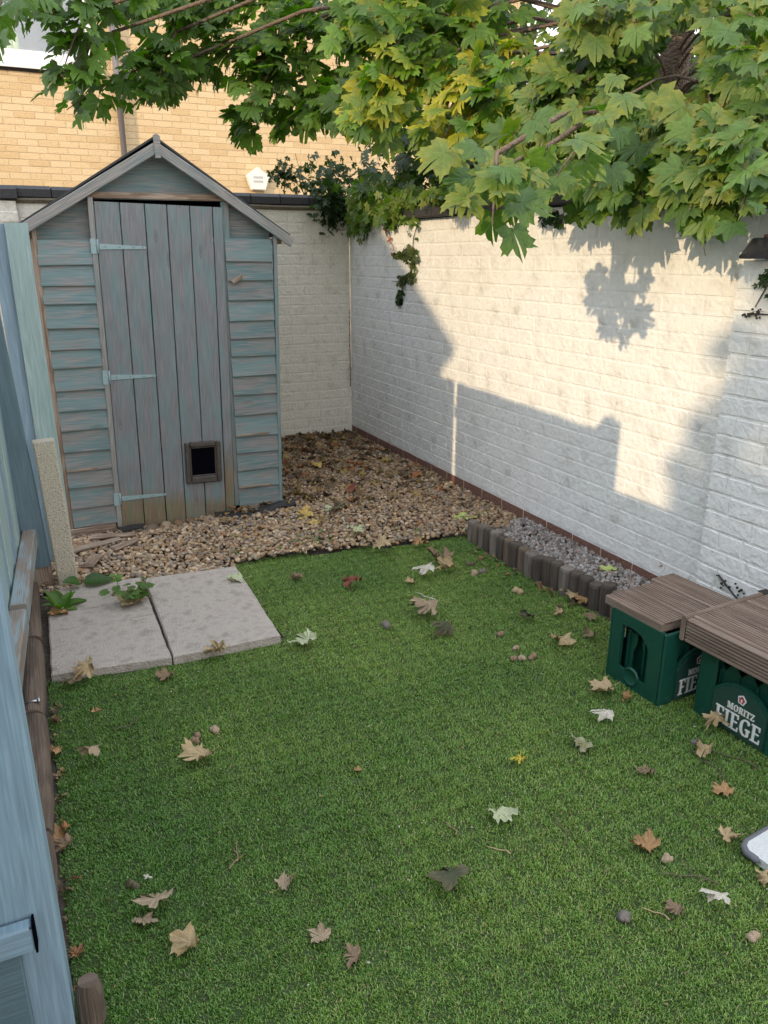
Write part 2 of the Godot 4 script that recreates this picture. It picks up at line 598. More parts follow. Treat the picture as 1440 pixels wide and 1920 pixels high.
func build_turf():
	var turf := thing("artificial_turf", "short artificial grass lawn scattered with leaves", "artificial turf")
	turf.set_meta("kind", "stuff")
	var st := begin()
	var poly := PackedVector2Array([V2(-.09, -.25), V2(2.36, -.25), V2(2.36, 2.3), V2(2.10, 2.33), V2(2.03, 3.3), V2(2.04, 3.37)])
	for i in 11:
		var x := lerpf(2.0, .8, i / 10.0)
		poly.append(V2(x, -turf_back(x)))
	poly.append_array(PackedVector2Array([V2(.79, 2.67), V2(-.075, 2.70)]))
	prism_into(st, poly, .004, false, Transform3D(Basis(Vector3.RIGHT, -PI / 2), V(0, .004, 0)))
	part(turf, "backing", done(st), M.turf_back).set_meta("kind", "stuff")
	var cell := .062
	var fields := [[], [], [], []]
	var tints := [[], [], [], []]
	var big := FastNoiseLite.new()
	big.seed = 3
	big.frequency = 1.1
	var small := FastNoiseLite.new()
	small.seed = 4
	small.frequency = 5.0
	var z := .25
	while z > -3.6:
		var x := -.1
		while x < 2.4:
			if on_turf(x, z):
				var k := rng.randi() % 4
				var b := Basis(Vector3.UP, rng.randi() % 4 * PI / 2 + rng.randf_range(-.2, .2)).scaled(V(1.05, rng.randf_range(.85, 1.12), 1.05))
				fields[k].append(Transform3D(b, V(x + rng.randf_range(-.008, .008), .003, z + rng.randf_range(-.008, .008))))
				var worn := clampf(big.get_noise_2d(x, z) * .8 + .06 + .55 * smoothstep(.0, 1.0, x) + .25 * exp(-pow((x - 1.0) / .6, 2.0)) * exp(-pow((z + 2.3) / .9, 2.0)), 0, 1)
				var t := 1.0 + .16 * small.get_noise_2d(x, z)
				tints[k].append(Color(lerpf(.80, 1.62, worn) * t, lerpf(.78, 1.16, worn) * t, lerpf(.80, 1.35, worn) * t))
			x += cell
		z -= cell
	for k in 4:
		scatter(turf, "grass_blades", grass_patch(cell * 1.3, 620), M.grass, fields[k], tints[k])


func grass_patch(s: float, n: int) -> ArrayMesh:
	var st := begin()
	var greens := [Color(.076, .198, .020), Color(.110, .252, .030), Color(.052, .150, .015), Color(.165, .285, .060), Color(.225, .24, .09)]
	for i in n:
		var p := V(rng.randf_range(-s, s) / 2, 0, rng.randf_range(-s, s) / 2)
		var a := rng.randf() * TAU
		var curl := i % 4 == 0
		var h := rng.randf_range(.0035, .007) if curl else rng.randf_range(.005, .0098)
		var lean := rng.randf_range(.5, 1.6) if curl else rng.randf_range(.15, 1.1)
		var d := V(cos(a), 0, sin(a))
		var w := V(-sin(a), 0, cos(a)) * .0011
		var c: Color = greens[rng.randi() % (5 if curl else 4)]
		c = c * rng.randf_range(.75, 1.25)
		var m := p + d * h * lean * .35 + Vector3.UP * h * .6
		var tip := p + d * h * lean + Vector3.UP * h
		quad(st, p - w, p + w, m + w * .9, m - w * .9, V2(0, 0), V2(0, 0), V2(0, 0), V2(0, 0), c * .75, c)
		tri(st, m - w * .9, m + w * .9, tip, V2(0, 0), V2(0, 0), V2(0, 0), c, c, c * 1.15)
	return done(st)


# ---------------------------------------------------------------- brick walls

func brick_mesh(l: float, h: float, d: float, ch: float, rough: float) -> ArrayMesh:
	var st := begin()
	var cols := [-l / 2, -l / 2 + ch * 1.3, rng.randf_range(-.2, .2) * l, l / 2 - ch * 1.3, l / 2]
	var rows := [-h / 2, -h / 2 + ch * 1.2, h / 2 - ch * 1.2, h / 2]
	var g := []
	for j in 4:
		var row := []
		for i in 5:
			var edge := i == 0 or j == 0 or i == 4 or j == 3
			var corner := (i == 0 or i == 4) and (j == 0 or j == 3)
			var p := V(cols[i], rows[j], rng.randf_range(-rough, rough) - (ch if edge else 0.0) - (ch * .6 if corner else 0.0))
			if edge: p += V(rng.randf_range(-rough, rough), rng.randf_range(-rough, rough), 0)
			row.append(p)
		g.append(row)
	for j in 3:
		for i in 4:
			quad(st, g[j][i], g[j][i + 1], g[j + 1][i + 1], g[j + 1][i])
	var rim := []
	for i in 4: rim.append(g[0][i])
	for j in 3: rim.append(g[j][4])
	for i in 4: rim.append(g[3][4 - i])
	for j in 3: rim.append(g[3 - j][0])
	for i in rim.size():
		var a: Vector3 = rim[i]
		var b: Vector3 = rim[(i + 1) % rim.size()]
		quad(st, V(a.x, a.y, -d), V(b.x, b.y, -d), b, a)
	return done(st)


# Lays courses on xf (x along the wall, y up, z out of its face). Bricks that show largest are parts of their own, the rest are one part.
func lay_bricks(parent: Node3D, xf: Transform3D, length: float, height: float, mats: Array, opt := {}):
	var ch: float = opt.get("course", .075)
	var bl: float = opt.get("brick", .215)
	var joint: float = opt.get("joint", .010)
	var depth: float = opt.get("depth", .05)
	var cham: float = opt.get("chamfer", .004)
	var rough: float = opt.get("rough", .001)
	var keep: int = opt.get("keep", 300)
	var hole: Vector2 = opt.get("hole", V2(-1, 99))
	var pick = opt.get("pick")
	var headers: int = opt.get("headers", 0)
	var fulls := []
	var halves := []
	var tall := minf(.065, ch - joint)
	for i in 7: fulls.append(brick_mesh(bl, tall, depth, cham, rough))
	for i in 4: halves.append(brick_mesh((bl - joint) / 2, tall, depth, cham, rough))
	var all := []
	for j in int(height / ch):
		var y := (j + .5) * ch
		var head := headers > 0 and j % headers == headers - 1
		var step := ((bl - joint) / 2 + joint) if head else bl + joint
		var x := -step * (.5 if j % 2 else 0.0) - (rng.randf_range(0, .02) if j % 2 else 0.0)
		if head: x = -step * .25
		while x < length:
			var lo := maxf(x, 0.0)
			var hi := minf(x + step - joint, length)
			if y > hole.y: lo = maxf(lo, hole.x)
			if hi - lo > .03:
				var mid := V((lo + hi) / 2, y, rng.randf_range(-1, 1) * opt.get("proud", .0012))
				if true:
					var m: ArrayMesh = halves[rng.randi() % 4] if head else fulls[rng.randi() % 7]
					var full := (bl - joint) / 2 if head else bl
					var b := Basis(Vector3.FORWARD, rng.randf_range(-1, 1) * opt.get("tilt", .006)) * Basis.from_scale(V((hi - lo) / full, rng.randf_range(.975, 1.02), 1))
					var t := xf * Transform3D(b, mid)
					var s := seen(parent.transform * t.origin)
					var shown := 1.0 / maxf(s.z, .1) if s.x > -.03 and s.x < 1.03 and s.y > -.02 and s.y < 1.0 else .001 / maxf(s.z, .1)
					all.append([shown, m, pick.call(lo, hi, y) if pick else mats[rng.randi() % mats.size()], t])
			x += step
	all.sort_custom(func(a, b): return a[0] > b[0])
	var rest := {}
	for i in all.size():
		var e: Array = all[i]
		if i < keep and e[0] > .05:
			part(parent, "brick", e[1], e[2], e[3])
		else:
			if not rest.has(e[2]):
				var st := SurfaceTool.new()
				st.begin(Mesh.PRIMITIVE_TRIANGLES)
				rest[e[2]] = st
			rest[e[2]].append_from(e[1], 0, e[3])
	if rest.size():
		var am := ArrayMesh.new()
		for m in rest:
			rest[m].set_material(m)
			rest[m].commit(am)
		part(parent, "bricks_beyond", am, null).set_meta("kind", "stuff")


func build_walls():
	# right-hand wall, face at x = 2.44 looking to -x; x of the laying frame runs from the near end to the far corner
	var w := thing("right_wall", "long white painted brick wall half in sunlight with dark coping", "wall", V(2.44, 0, -2.07))
	w.set_meta("kind", "thing")
	var b := Basis(V(0, 0, 1), Vector3.UP, V(-1, 0, 0))
	part(w, "wall_core", box(V(.0023, -.1, -3.88), V(.21, 1.675, .35)), M.white)
	var lit := FastNoiseLite.new()
	lit.seed = 8
	lit.frequency = 2.0
	lay_bricks(w, Transform3D(b, V(0, -.055, -3.88)), 3.9, 1.73, [M.white], {"course": .0752, "rough": .0006, "chamfer": .0016, "proud": .0009, "joint": .006, "headers": 5, "tilt": .006, "keep": 300,
		"pick": func(lo, hi, y): return M.red_brick if y < .13 else M.white})
	part(w, "plinth_mortar", box(V(.0016, -.09, -3.878), V(.05, .085, .34)), M.mortar)
	for i in 18:
		part(w, "coping_brick", coping_mesh(.222, .30, .07), M.coping, Transform3D(b.rotated(Vector3.UP, rng.randf_range(-.02, .02)), V(-.05, 1.678 + rng.randf_range(0, .006), .13 - i * .232)))
	# back wall, face at z = -5.95 looking to +z
	var k := thing("back_wall", "shaded white painted brick wall behind the shed with dark coping", "wall", V(-.6, 0, -5.95))
	k.set_meta("kind", "thing")
	part(k, "wall_core", box(V(0, -.1, -.21), V(3.04, 1.79, -.0032)), M.white_back)
	lay_bricks(k, Transform3D(Basis(), V(0, -.05, 0)), 3.03, 1.84, [M.white_back], {"course": .0755, "rough": .0006, "chamfer": .0024, "proud": .0007, "joint": .006, "headers": 5, "tilt": .004,
		"pick": func(lo, hi, y): return M.red_brick if y < .09 else M.white_back})
	part(k, "ledge", extrude(PackedVector2Array([V2(-.02, -.12), V2(.012, -.12), V2(.016, .012), V2(.004, .022), V2(-.016, .010)]), 3.04, 26, .010), M.moss, Transform3D(Basis(), V(0, 1.797, 0)))
	for i in 14:
		part(k, "coping_brick", coping_mesh(.219, .25, .075), M.coping, Transform3D(Basis(), V(0.0 + i * .226, 1.812 + rng.randf_range(0, .004), .015)))
	# the short pier at its left end, a little proud
	var q := thing("wall_pier", "short white pier of the back wall left of the shed", "pier", V(-.55, 0, -5.95))
	part(q, "wall_core", box(V(0, 0, -.05), V(.626, 1.79, .052)), M.white_back)
	lay_bricks(q, Transform3D(Basis(), V(0, .0, .058)), .63, 1.79, [M.white_back], {"course": .0752, "rough": .001, "joint": .006, "keep": 40})
	for i in 3:
		part(q, "coping_brick", coping_mesh(.215, .30, .085), M.coping, Transform3D(Basis(), V(-.02 + i * .222, 1.80, .075)))
	# the proud stretch of wall at the right border, lower and rougher
	var r := thing("near_wall", "rough white painted brick wall standing proud at the right border", "wall", V(2.36, 0, -2.09))
	part(r, "wall_core", box(V(.0038, -.1, .01), V(.09, 1.435, 2.2)), M.white)
	lay_bricks(r, Transform3D(b, V(0, -.02, 0)), 2.2, 1.45, [M.white], {"course": .0752, "rough": .0009, "chamfer": .0020, "proud": .0012, "joint": .009, "headers": 3, "tilt": .014})
	for i in 9:
		part(r, "coping_brick", wedge(.24, .14, .068, .05 if i == 0 else .0), M.coping, Transform3D(Basis(V(0, 0, 1), Vector3.UP, V(-1, 0, 0)), V(-.045, 1.44 + rng.randf_range(0, .003), .03 + i * .247)))
	for i in 9:
		part(r, "coping_brick", wedge(.24, .12, .07, .05 if i == 0 else .0), M.coping, Transform3D(Basis(V(0, 0, 1), Vector3.UP, V(-1, 0, 0)), V(-.02, 1.521 + rng.randf_range(0, .003), .125 + i * .247)))
	part(r, "bed_joint", box(V(-.02, 1.508, .10), V(.08, 1.520, 2.15)), M.red_brick)


func coping_mesh(l: float, d: float, h: float) -> ArrayMesh:
	return extrude(PackedVector2Array([V2(0, -d), V2(h * .7, -d), V2(h, -d + .03), V2(h, -.03), V2(h * .7, 0), V2(.006, 0), V2(0, -.006)]), l, 2, .003)


func wedge(l: float, d: float, h: float, slope: float) -> ArrayMesh:   # a coping brick whose first end is cut to a slope
	var poly := PackedVector2Array([V2(0, .006), V2(.006, 0), V2(l, 0), V2(l, h), V2(slope + .004, h), V2(maxf(slope - .004, 0), h * .94)])
	return prism(poly, d)


# ---------------------------------------------------------------- the house behind

func build_house():
	var z0 := -9.8
	var h := thing("brick_house", "sunlit tan brick house beyond the garden wall with a white window", "house", V(-4, 0, z0))
	# openings and courses are in the house's own frame: x from -4, window from x = -4.. to 1.12 - (-4)
	var wr := 5.12
	part(h, "wall", box(V(0, 0, -.25), V(10.6, 3.30, -.005)), M.mortar)
	part(h, "wall", box(V(wr, 3.301, -.25), V(10.6, 5.3, -.005)), M.mortar)
	part(h, "wall", box(V(0, 3.301, -.25), V(2.6, 5.3, -.005)), M.mortar)
	part(h, "wall", box(V(2.6, 4.75, -.25), V(wr, 5.3, -.005)), M.mortar)
	part(h, "gable_return", box(V(10.35, 0, -6), V(10.6, 5.3, -.26)), M.mortar)
	lay_bricks(h, Transform3D(Basis(), V(3.0, 1.5, -.002)), 7.6, 3.8, [M.tan0, M.tan1, M.tan2, M.tan3, M.tan1], {"rough": .0004, "chamfer": .0012, "depth": .02, "joint": .009, "keep": 300,
		"course": .0665, "brick": .196, "hole": V2(2.12, 1.78)})
	var roof := begin()
	prism_into(roof, PackedVector2Array([V2(0, 0), V2(.06, -.02), V2(3.4, 2.1), V2(6.4, 0.1), V2(6.4, .2), V2(3.4, 2.28), V2(-.3, .02)]), 11.2, false, Transform3D(Basis(Vector3.UP, PI / 2), V(10.9, 5.3, .0)) )
	part(h, "roof", done(roof), M.roof_tile)
	var win := Node3D.new()
	win.name = "window"
	h.add_child(win)
	win.position = V(2.6, 3.30, -.02)
	var ww := wr - 2.6
	part(win, "sill", extrude(PackedVector2Array([V2(0, -.06), V2(0, .075), V2(.035, .078), V2(.085, .02), V2(.085, -.06)]), ww + .05, 1), M.upvc)
	part(win, "frame", box(V(0, .086, -.06), V(ww, .18, .0), .008), M.upvc)
	part(win, "frame", box(V(ww - .09, .181, -.06), V(ww, 1.44, .0), .008), M.upvc)
	part(win, "frame", box(V(0, .181, -.06), V(.09, 1.44, .0), .008), M.upvc)
	part(win, "frame", box(V(.091, 1.35, -.06), V(ww - .091, 1.44, .0), .008), M.upvc)
	part(win, "frame", box(V(ww * .5 - .04, .181, -.055), V(ww * .5 + .04, 1.349, -.004), .008), M.upvc)
	part(win, "pane", box(V(.09, .18, -.04), V(ww - .09, 1.35, -.034), .001), M.glass)
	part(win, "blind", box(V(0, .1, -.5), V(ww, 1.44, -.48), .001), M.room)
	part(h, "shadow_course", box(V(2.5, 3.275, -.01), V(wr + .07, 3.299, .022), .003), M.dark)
	for i in 3:
		var bt := thing("glass_bottle", ["tall pale green bottle on the window ledge of the house", "shorter green bottle beside the tall one on the window ledge", "leftmost small bottle on the house window ledge"][i], "bottle", V([.27, .34, .12][i], 3.482, z0 - .16))
		var kk: float = [1.15, .9, .8][i]
		part(bt, "glass", lathe([V2(0, 0), V2(.036, .004), V2(.038, .02), V2(.038, .16), V2(.014, .21), V2(.013, .27), V2(.0, .272)].map(func(p): return p * kk)), M.bottle)
	var dp := thing("drainpipe", "dark round drainpipe on the brick house wall", "drainpipe", V(1.30, 0, z0 + .064))
	part(dp, "pipe", lathe([V2(.034, 1.3), V2(.034, 3.15), V2(.041, 3.155), V2(.041, 3.23), V2(.034, 3.235), V2(.034, 5.3)], 14), M.pipe)
	for y in [2.35, 3.2, 4.2]:
		part(dp, "bracket", box(V(-.06, y, -.06), V(.06, y + .03, .036), .004), M.pipe)
	var al := thing("alarm_box", "white five sided alarm box on the house wall above the shed roof", "alarm box", V(2.82, 2.318, z0 + .012))
	var pent := PackedVector2Array()
	for i in 5:
		pent.append(V2(sin(TAU * i / 5) * .152, cos(TAU * i / 5) * .142))
	part(al, "case", prism(pent, .045), M.alarm, Transform3D(Basis(), V(0, 0, .045)))
	var pent2 := PackedVector2Array()
	for p in pent: pent2.append(p * .93)
	part(al, "cover", prism(pent2, .012), M.alarm, Transform3D(Basis(), V(0, 0, .0575)))
	for i in 2:
		part(al, "print", box(V(-.06, .012 - i * .045, .058), V(.06, .038 - i * .045, .0592), .0002), M.print_grey)


# ---------------------------------------------------------------- shed

func build_shed():
	var zf := -4.30
	var s := thing("garden_shed", "weathered blue wooden shed with a cat flap in its crooked door", "shed", V(0, 0, zf))
	var out := Vector3.BACK
	# shell: floor, sides, back, roof
	part(s, "floor", box(V(.12, .035, -1.75), V(1.29, .06, -.03)), M.dark)
	part(s, "side_wall", box(V(.112, .05, -1.75), V(.124, 1.56, -.02)), M.raw)
	part(s, "side_wall", box(V(1.283, .05, -1.75), V(1.296, 1.545, -.02)), M.teal_dull)
	part(s, "rear_wall", box(V(.125, .05, -1.75), V(1.282, 1.56, -1.735)), M.raw)
	part(s, "rear_gable", prism(PackedVector2Array([V2(.125, 1.561), V2(1.282, 1.561), V2(.72, 1.95)]), .014, false), M.raw, Transform3D(Basis(), V(0, 0, -1.736)))
	for sd in [-1, 1]:
		var apex := V(.722, 1.995, 0)
		var eave := V(.045, 1.575, 0) if sd < 0 else V(1.40, 1.545, 0)
		var from := apex if sd > 0 else eave
		var d := ((eave if sd > 0 else apex) - from).normalized()
		var n := V(-d.y, d.x, 0)
		var L := apex.distance_to(eave)
		part(s, "roof", prism(PackedVector2Array([V2(0, 0), V2(L, 0), V2(L, .009), V2(0, .009)]), 1.82), M.felt, Transform3D(Basis(d, n, d.cross(n)), from + V(0, .008, .024)))
		board(s, "eave_batten", eave + V(-.05 * sd, -.018, -.02), eave + V(-.05 * sd, -.018, -1.78), V(0, 1, 0), .035, .03, M.raw)
		# bargeboards
		var t0 := apex + V(.002 * sd, -.036, .034)
		var t1 := eave + V(.012 * sd, -.026, .034)
		board(s, "bargeboard", t0 if sd > 0 else t1, t1 if sd > 0 else t0, out, .048, .018, M.barge, .003, 5, .003)
	part(s, "ridge_cap", prism(PackedVector2Array([V2(-.014, -.075), V2(.012, -.075), V2(.020, .022), V2(.004, .034), V2(-.012, .028)]), .02), M.barge, Transform3D(Basis(Vector3.BACK, .04), V(.725, 1.985, .052)))
	# cladding: boards overlap downwards
	var left := [1.512, 1.405, 1.311, 1.221, 1.103, .995, .904, .789, .684, .580, .464, .357, .269, .151, .046]
	for i in left.size() - 1:
		clad(s, left[i], left[i + 1], .118, .379 - .028 * (1.7 - left[i]) / 1.7, M.teal if i < 9 else M.teal_dull, i > 9)
	var right := [1.527, 1.422, 1.320, 1.221, 1.112, 1.014, .917, .806, .703, .584, .465, .364, .258, .154, .045]
	for i in right.size() - 1:
		clad(s, right[i], right[i + 1], 1.046 - .012 * (1.7 - right[i]) / 1.7, 1.303 - .022 * (1.6 - right[i]) / 1.6, M.teal_dull if i % 3 else M.teal, i > 7)
	part(s, "board", prism(PackedVector2Array([V2(.118, 1.516), V2(.378, 1.516), V2(.378, 1.745), V2(.12, 1.60)]), .012), M.teal_dull, Transform3D(Basis(Vector3.RIGHT, -.03), V(0, 0, .004)))
	part(s, "board", prism(PackedVector2Array([V2(1.072, 1.530), V2(1.306, 1.530), V2(1.306, 1.62), V2(1.072, 1.765)]), .012), M.teal_dull, Transform3D(Basis(Vector3.RIGHT, -.03), V(0, 0, .004)))
	part(s, "gable_board", prism(PackedVector2Array([V2(.30, 1.722), V2(1.16, 1.728), V2(.965, 1.842), V2(.505, 1.838)]), .014), M.teal, Transform3D(Basis(Vector3.RIGHT, -.05), V(0, .09, .016)).translated(V(0, -.09, 0)))
	part(s, "gable_board", prism(PackedVector2Array([V2(.50, 1.829), V2(.96, 1.834), V2(.735, 1.985), V2(.71, 1.985)]), .014), M.teal, Transform3D(Basis(Vector3.RIGHT, -.05), V(0, .09, .012)).translated(V(0, -.09, 0)))
	board(s, "batten", V(.35, 1.735, -.012), V(1.10, 1.738, -.012), out, .03, .02, M.raw)
	# upright trims
	board(s, "trim", V(.355, .02, .008), V(.389, 1.724, .008), out, .026, .026, M.barge, .003, 3, .002)
	board(s, "corner_trim", V(1.287, .03, .004), V(1.320, 1.553, .004), out, .020, .03, M.teal, .003, 3, .002)
	board(s, "corner_trim", V(.106, .03, -.004), V(.116, 1.60, -.004), out, .020, .03, M.raw, .003, 3, .002)
	board(s, "inner_post", V(1.030, .05, -.012), V(1.058, 1.72, -.012), out, .04, .024, M.teal_dull)
	# door: six boards, hung crooked
	var d := Node3D.new()
	d.name = "door"
	s.add_child(d)
	d.transform = Transform3D(Basis(Vector3.BACK, -.0215), V(.403, 1.705, .006))
	var edges := [.0, .122, .242, .352, .468, .586, .640]
	for i in 6:
		var w: float = edges[i + 1] - edges[i] - .0045
		var x: float = (edges[i + 1] + edges[i]) / 2
		var lo := -1.705 + rng.randf_range(0, .006)
		board(d, "plank", V(x, 0, rng.randf_range(-.001, .001)), V(x, lo, rng.randf_range(-.001, .001)), out, w, .014, M.door, .0025, 5, .0015, Color(1.55, .74, .45) if i != 3 else Color(1.3, .85, .62), [.24, .22, .20, .16, .14, .42][i])
	for e in [[.21, .24], [.86, .245], [1.525, .255]]:
		hinge(d, V(-.002, -e[0], .0085), e[1])
	# cat flap
	var cf := begin()
	var c := V(.466, -1.357, .008)
	for q in [[V(-.101, -.118, 0), V(-.074, .118, .02)], [V(.074, -.118, 0), V(.101, .118, .02)], [V(-.0735, -.118, 0), V(.0735, -.080, .02)], [V(-.0735, .092, 0), V(.0735, .122, .02)]]:
		box_into(cf, c + q[0], c + q[1], .006)
	part(d, "cat_flap_frame", done(cf), M.flap)
	var lip := begin()
	for q in [[V(-.074, -.080, 0), V(-.066, .092, .012)], [V(.066, -.080, 0), V(.074, .092, .012)], [V(-.0655, -.0795, 0), V(.0655, -.072, .012)], [V(-.0655, .084, 0), V(.0655, .0915, .012)]]:
		box_into(lip, c + q[0], c + q[1], .002)
	part(d, "cat_flap_lip", done(lip), M.flap)
	part(d, "cat_flap_pane", box(c + V(-.0655, -.072, .0), c + V(.0655, .084, .0035), .001), M.black)
	# turn button, skids
	var tb := part(s, "turn_button", extrude(rectp(.022, .014, .004), .062, 2, .001), M.raw, Transform3D(Basis(Vector3.BACK, .55), V(1.066, 1.315, .030)))
	tb.set_meta("kind", "thing")
	board(s, "skid", V(.10, .018, .000), V(.335, .022, .002), out, .045, .05, M.raw, .004)
	board(s, "skid", V(1.05, .022, -.004), V(1.31, .022, -.004), out, .045, .05, M.raw, .004)
	board(s, "skid", V(.34, .005, -.06), V(1.05, .005, -.06), out, .045, .05, M.dark, .004)


func clad(s, top: float, bottom: float, x0: float, x1: float, mat, worn: bool):
	var h := top - bottom + .012
	var y := (top + bottom) / 2 + .004 + rng.randf_range(-.002, .002)
	var sag := rng.randf_range(-.003, .003)
	var tilt := Basis(Vector3.RIGHT, -.075)
	var b := part(s, "board", extrude(clad_profile(h), x1 - x0, 4, .0022), mat, Transform3D(Basis(Vector3.BACK, sag / .25) * tilt, V(x0, y, .006)))
	if worn and rng.randf() < .6:   # the lower lip has lost its paint
		part(b, "bare_lip", extrude(rectp(.012, .003, .001), (x1 - x0) * rng.randf_range(.6, .98), 5, .002), M.raw, Transform3D(Basis(), V(.002, -h / 2 + .010, .0072)))


func clad_profile(h: float) -> PackedVector2Array:
	var a := h / 2
	return PackedVector2Array([V2(-a, -.004), V2(a, -.004), V2(a, .001), V2(-a + .004, .007), V2(-a, .005)])


func hinge(d: Node3D, at: Vector3, length: float):
	var h := begin()
	var poly := PackedVector2Array([V2(.012, -.014), V2(length - .006, -.006), V2(length, 0), V2(length - .006, .006), V2(.012, .014)])
	prism_into(h, poly, .003, false, Transform3D(Basis(), at + V(0, 0, .003)))
	box_into(h, at + V(-.030, -.036, .004), at + V(-.004, .036, .0085), .001)
	part(d, "hinge", done(h), M.hinge)
	part(d, "hinge_pin", lathe([V2(0, -.034), V2(.0055, -.033), V2(.0055, .033), V2(0, .034)], 8), M.hinge, Transform3D(Basis(), at + V(.004, 0, .004)))
	for x in [.04, .11, .18, length - .02]:
		part(d, "screw", lathe([V2(.0035, 0), V2(.003, .0018), V2(0, .0022)], 6), M.pipe, Transform3D(Basis(Vector3.RIGHT, PI / 2), at + V(x, 0, .003)))


# ---------------------------------------------------------------- fence side

func fence_x(z: float) -> float:
	return -.125 - .062 * (z + 3.65)


func build_left_side():
	var out := Vector3.BACK
	# far post on its brown foot, leaning a little
	var fp := thing("fence_post", "dark blue thick fence post leaning beside the concrete stub", "fence post", V(-.068, 0, -3.62))
	var pm := board(fp, "post", V(0, .115, 0), V(-.075, 1.75, 0), out, .098, .10, M.post, .006, 5, .004)
	pm.name = "post"
	board(fp, "foot", V(.004, -.04, -.004), V(.002, .125, -.004), out, .10, .085, M.raw, .008, 3, .004)
	var pa := thing("leaning_board", "wide pale green board upright between post and shed", "board", V(.038, 0, -3.86))
	board(pa, "plank", V(.004, 0, 0), V(0, 1.585, 0), out, .092, .022, M.pale, .003, 5, .004)
	var pb := thing("leaning_board", "narrow pale blue board behind the wide pale green one", "board", V(-.032, 0, -3.89))
	board(pb, "plank", V(.008, 0, 0), V(-.004, 1.582, 0), out, .07, .022, M.blue, .003, 5, .004)
	var cp := thing("concrete_stub", "short pitted concrete post stub in front of the pale boards", "concrete post", V(.045, 0, -3.59))
	part(cp, "post", extrude(rectp(.088, .075, .006), .72, 7, .0025), M.concrete, along(V(.0, -.03, 0), V(-.022, .69, 0), out))
	# boarded fence panels along the left side
	var spans := [[-3.60, -2.745], [-2.705, -1.19], [1.10, 3.2]]
	var names := ["far panel of pale blue upright fence boards along the left border", "near panel of pale blue fence boards with a weathered rail", "fence panel of upright boards left of the viewer"]
	for k in 3:
		var z0: float = spans[k][0]
		var z1: float = spans[k][1]
		var f := thing("boarded_fence", names[k], "fence", V(fence_x(z0), 0, z0))
		var dir := V(fence_x(z1) - fence_x(z0), 0, z1 - z0)
		var n := int(dir.length() / .098)
		var face := V(1, 0, .062).normalized()
		for i in n:
			var at := dir * ((i + .5) / n)
			board(f, "board", at + V(0, .235, 0) + face * (.004 * (i % 2)), at + V(0, 1.745 + rng.randf_range(-.004, .004), 0), face, dir.length() / n + (.004 if i < n - 1 and i > 0 else 0.0), .015, M.pale if i % 3 else M.blue, .003, 2, .002)
		if k < 2:
			var r0 := V(.044, .262, -.02 if k == 0 else .0)
			var r1 := dir + V(.044, .262, 0)
			board(f, "rail", r0, r1, Vector3.UP, .056, .076, M.rail, .005, 5, .003)
		board(f, "back_rail", V(-.03, 1.575, 0), dir + V(-.03, 1.575, 0), face, .07, .03, M.blue)
		board(f, "gravel_board", V(-.02, .14, 0), dir + V(-.02, .14, 0), face, .26, .02, M.dark, .003)
	var mid := thing("fence_stub", "short post closing the lower gap between the two fence panels", "fence post", V(fence_x(-2.725) - .028, 0, -2.725))
	board(mid, "post", V(0, -.02, 0), V(0, 1.02, 0), V(1, 0, 0), .09, .05, M.post)
	# the near post and the gate hung beyond it
	var np := thing("gate_post", "smooth blue gate post at the left border of the lawn", "gate post", V(-.153, 0, -1.31))
	board(np, "post", V(0, -.02, 0), V(0, 1.735, 0), out, .140, .10, M.blue, .006, 6, .0015)
	part(np, "cap", lathe([V2(.05, 1.736), V2(.048, 1.75), V2(.036, 1.765), V2(.015, 1.772), V2(0, 1.773)], 14), M.blue)
	var g := thing("garden_gate", "blue boarded gate with its rail let into the near post", "gate", V(-.31, 0, -1.24))
	part(g, "rail", box(V(-.10, .262, -.016), V(.186, .318, .012), .004), M.blue)
	part(g, "latch_plate", box(V(.1862, .258, -.018), V(.1905, .322, .0128), .002), M.black)
	part(g, "lower_board", box(V(-.10, .0, -.018), V(.160, .258, .002), .003), M.post)
	for i in 23:
		board(g, "board", V(.004 * (i % 2), .03, -.06 + i * .1015), V(.004 * (i % 2), 1.50 + .004 * sin(i * 2.0), -.06 + i * .1015), V(1, 0, 0), .105, .018, M.pale if i % 2 else M.blue)
	# logs laid along the edge of the turf, with an upright log end near the post
	var zs := [-3.52, -2.93, -2.38, -1.80, -1.36]
	for i in 4:
		var z0: float = zs[i]
		var z1: float = zs[i + 1] - .012
		var lg := thing("edging_log", ["dark edging log beside the stepping slabs, farthest of the left row", "dark edging log at the slab front, second of the left row", "brown edging log along the turf with a bolt over it", "brown edging log nearest the gate post"][i], "log", V(-.118 - .006 * i, .045, z0), Basis(), "logs laid along the left edge")
		part(lg, "log", extrude(roundp(.043, 11, .10), z1 - z0, 5, .006, .96, true, Color.WHITE, 0, .12), M.log, along(Vector3.ZERO, V(-.004, .003, z1 - z0), Vector3.UP))
	var le := thing("log_end", "rounded upright log end at the foot of the gate post", "log", V(-.052, -.02, -1.275))
	part(le, "log", extrude(roundp(.026, 11, .08), .128, 5, .002, .94, true, Color.WHITE, 0, .25), M.log, along(Vector3.ZERO, V(.001, .128, 0), Vector3.BACK))
	var bo := thing("steel_bolt", "bright steel bolt sticking out above the left logs", "bolt", V(-.150, .085, -2.44))
	part(bo, "shank", lathe([V2(0, 0), V2(.004, .0), V2(.004, .042), V2(0, .043)], 8), M.steel, along(Vector3.ZERO, V(1, .1, .1), Vector3.UP) * Transform3D(Basis(Vector3.FORWARD, PI / 2), Vector3.ZERO))
	part(bo, "head", lathe([V2(0, .040), V2(.010, .041), V2(.010, .047), V2(0, .048)], 6), M.steel, along(Vector3.ZERO, V(1, .1, .1), Vector3.UP) * Transform3D(Basis(Vector3.FORWARD, PI / 2), Vector3.ZERO))


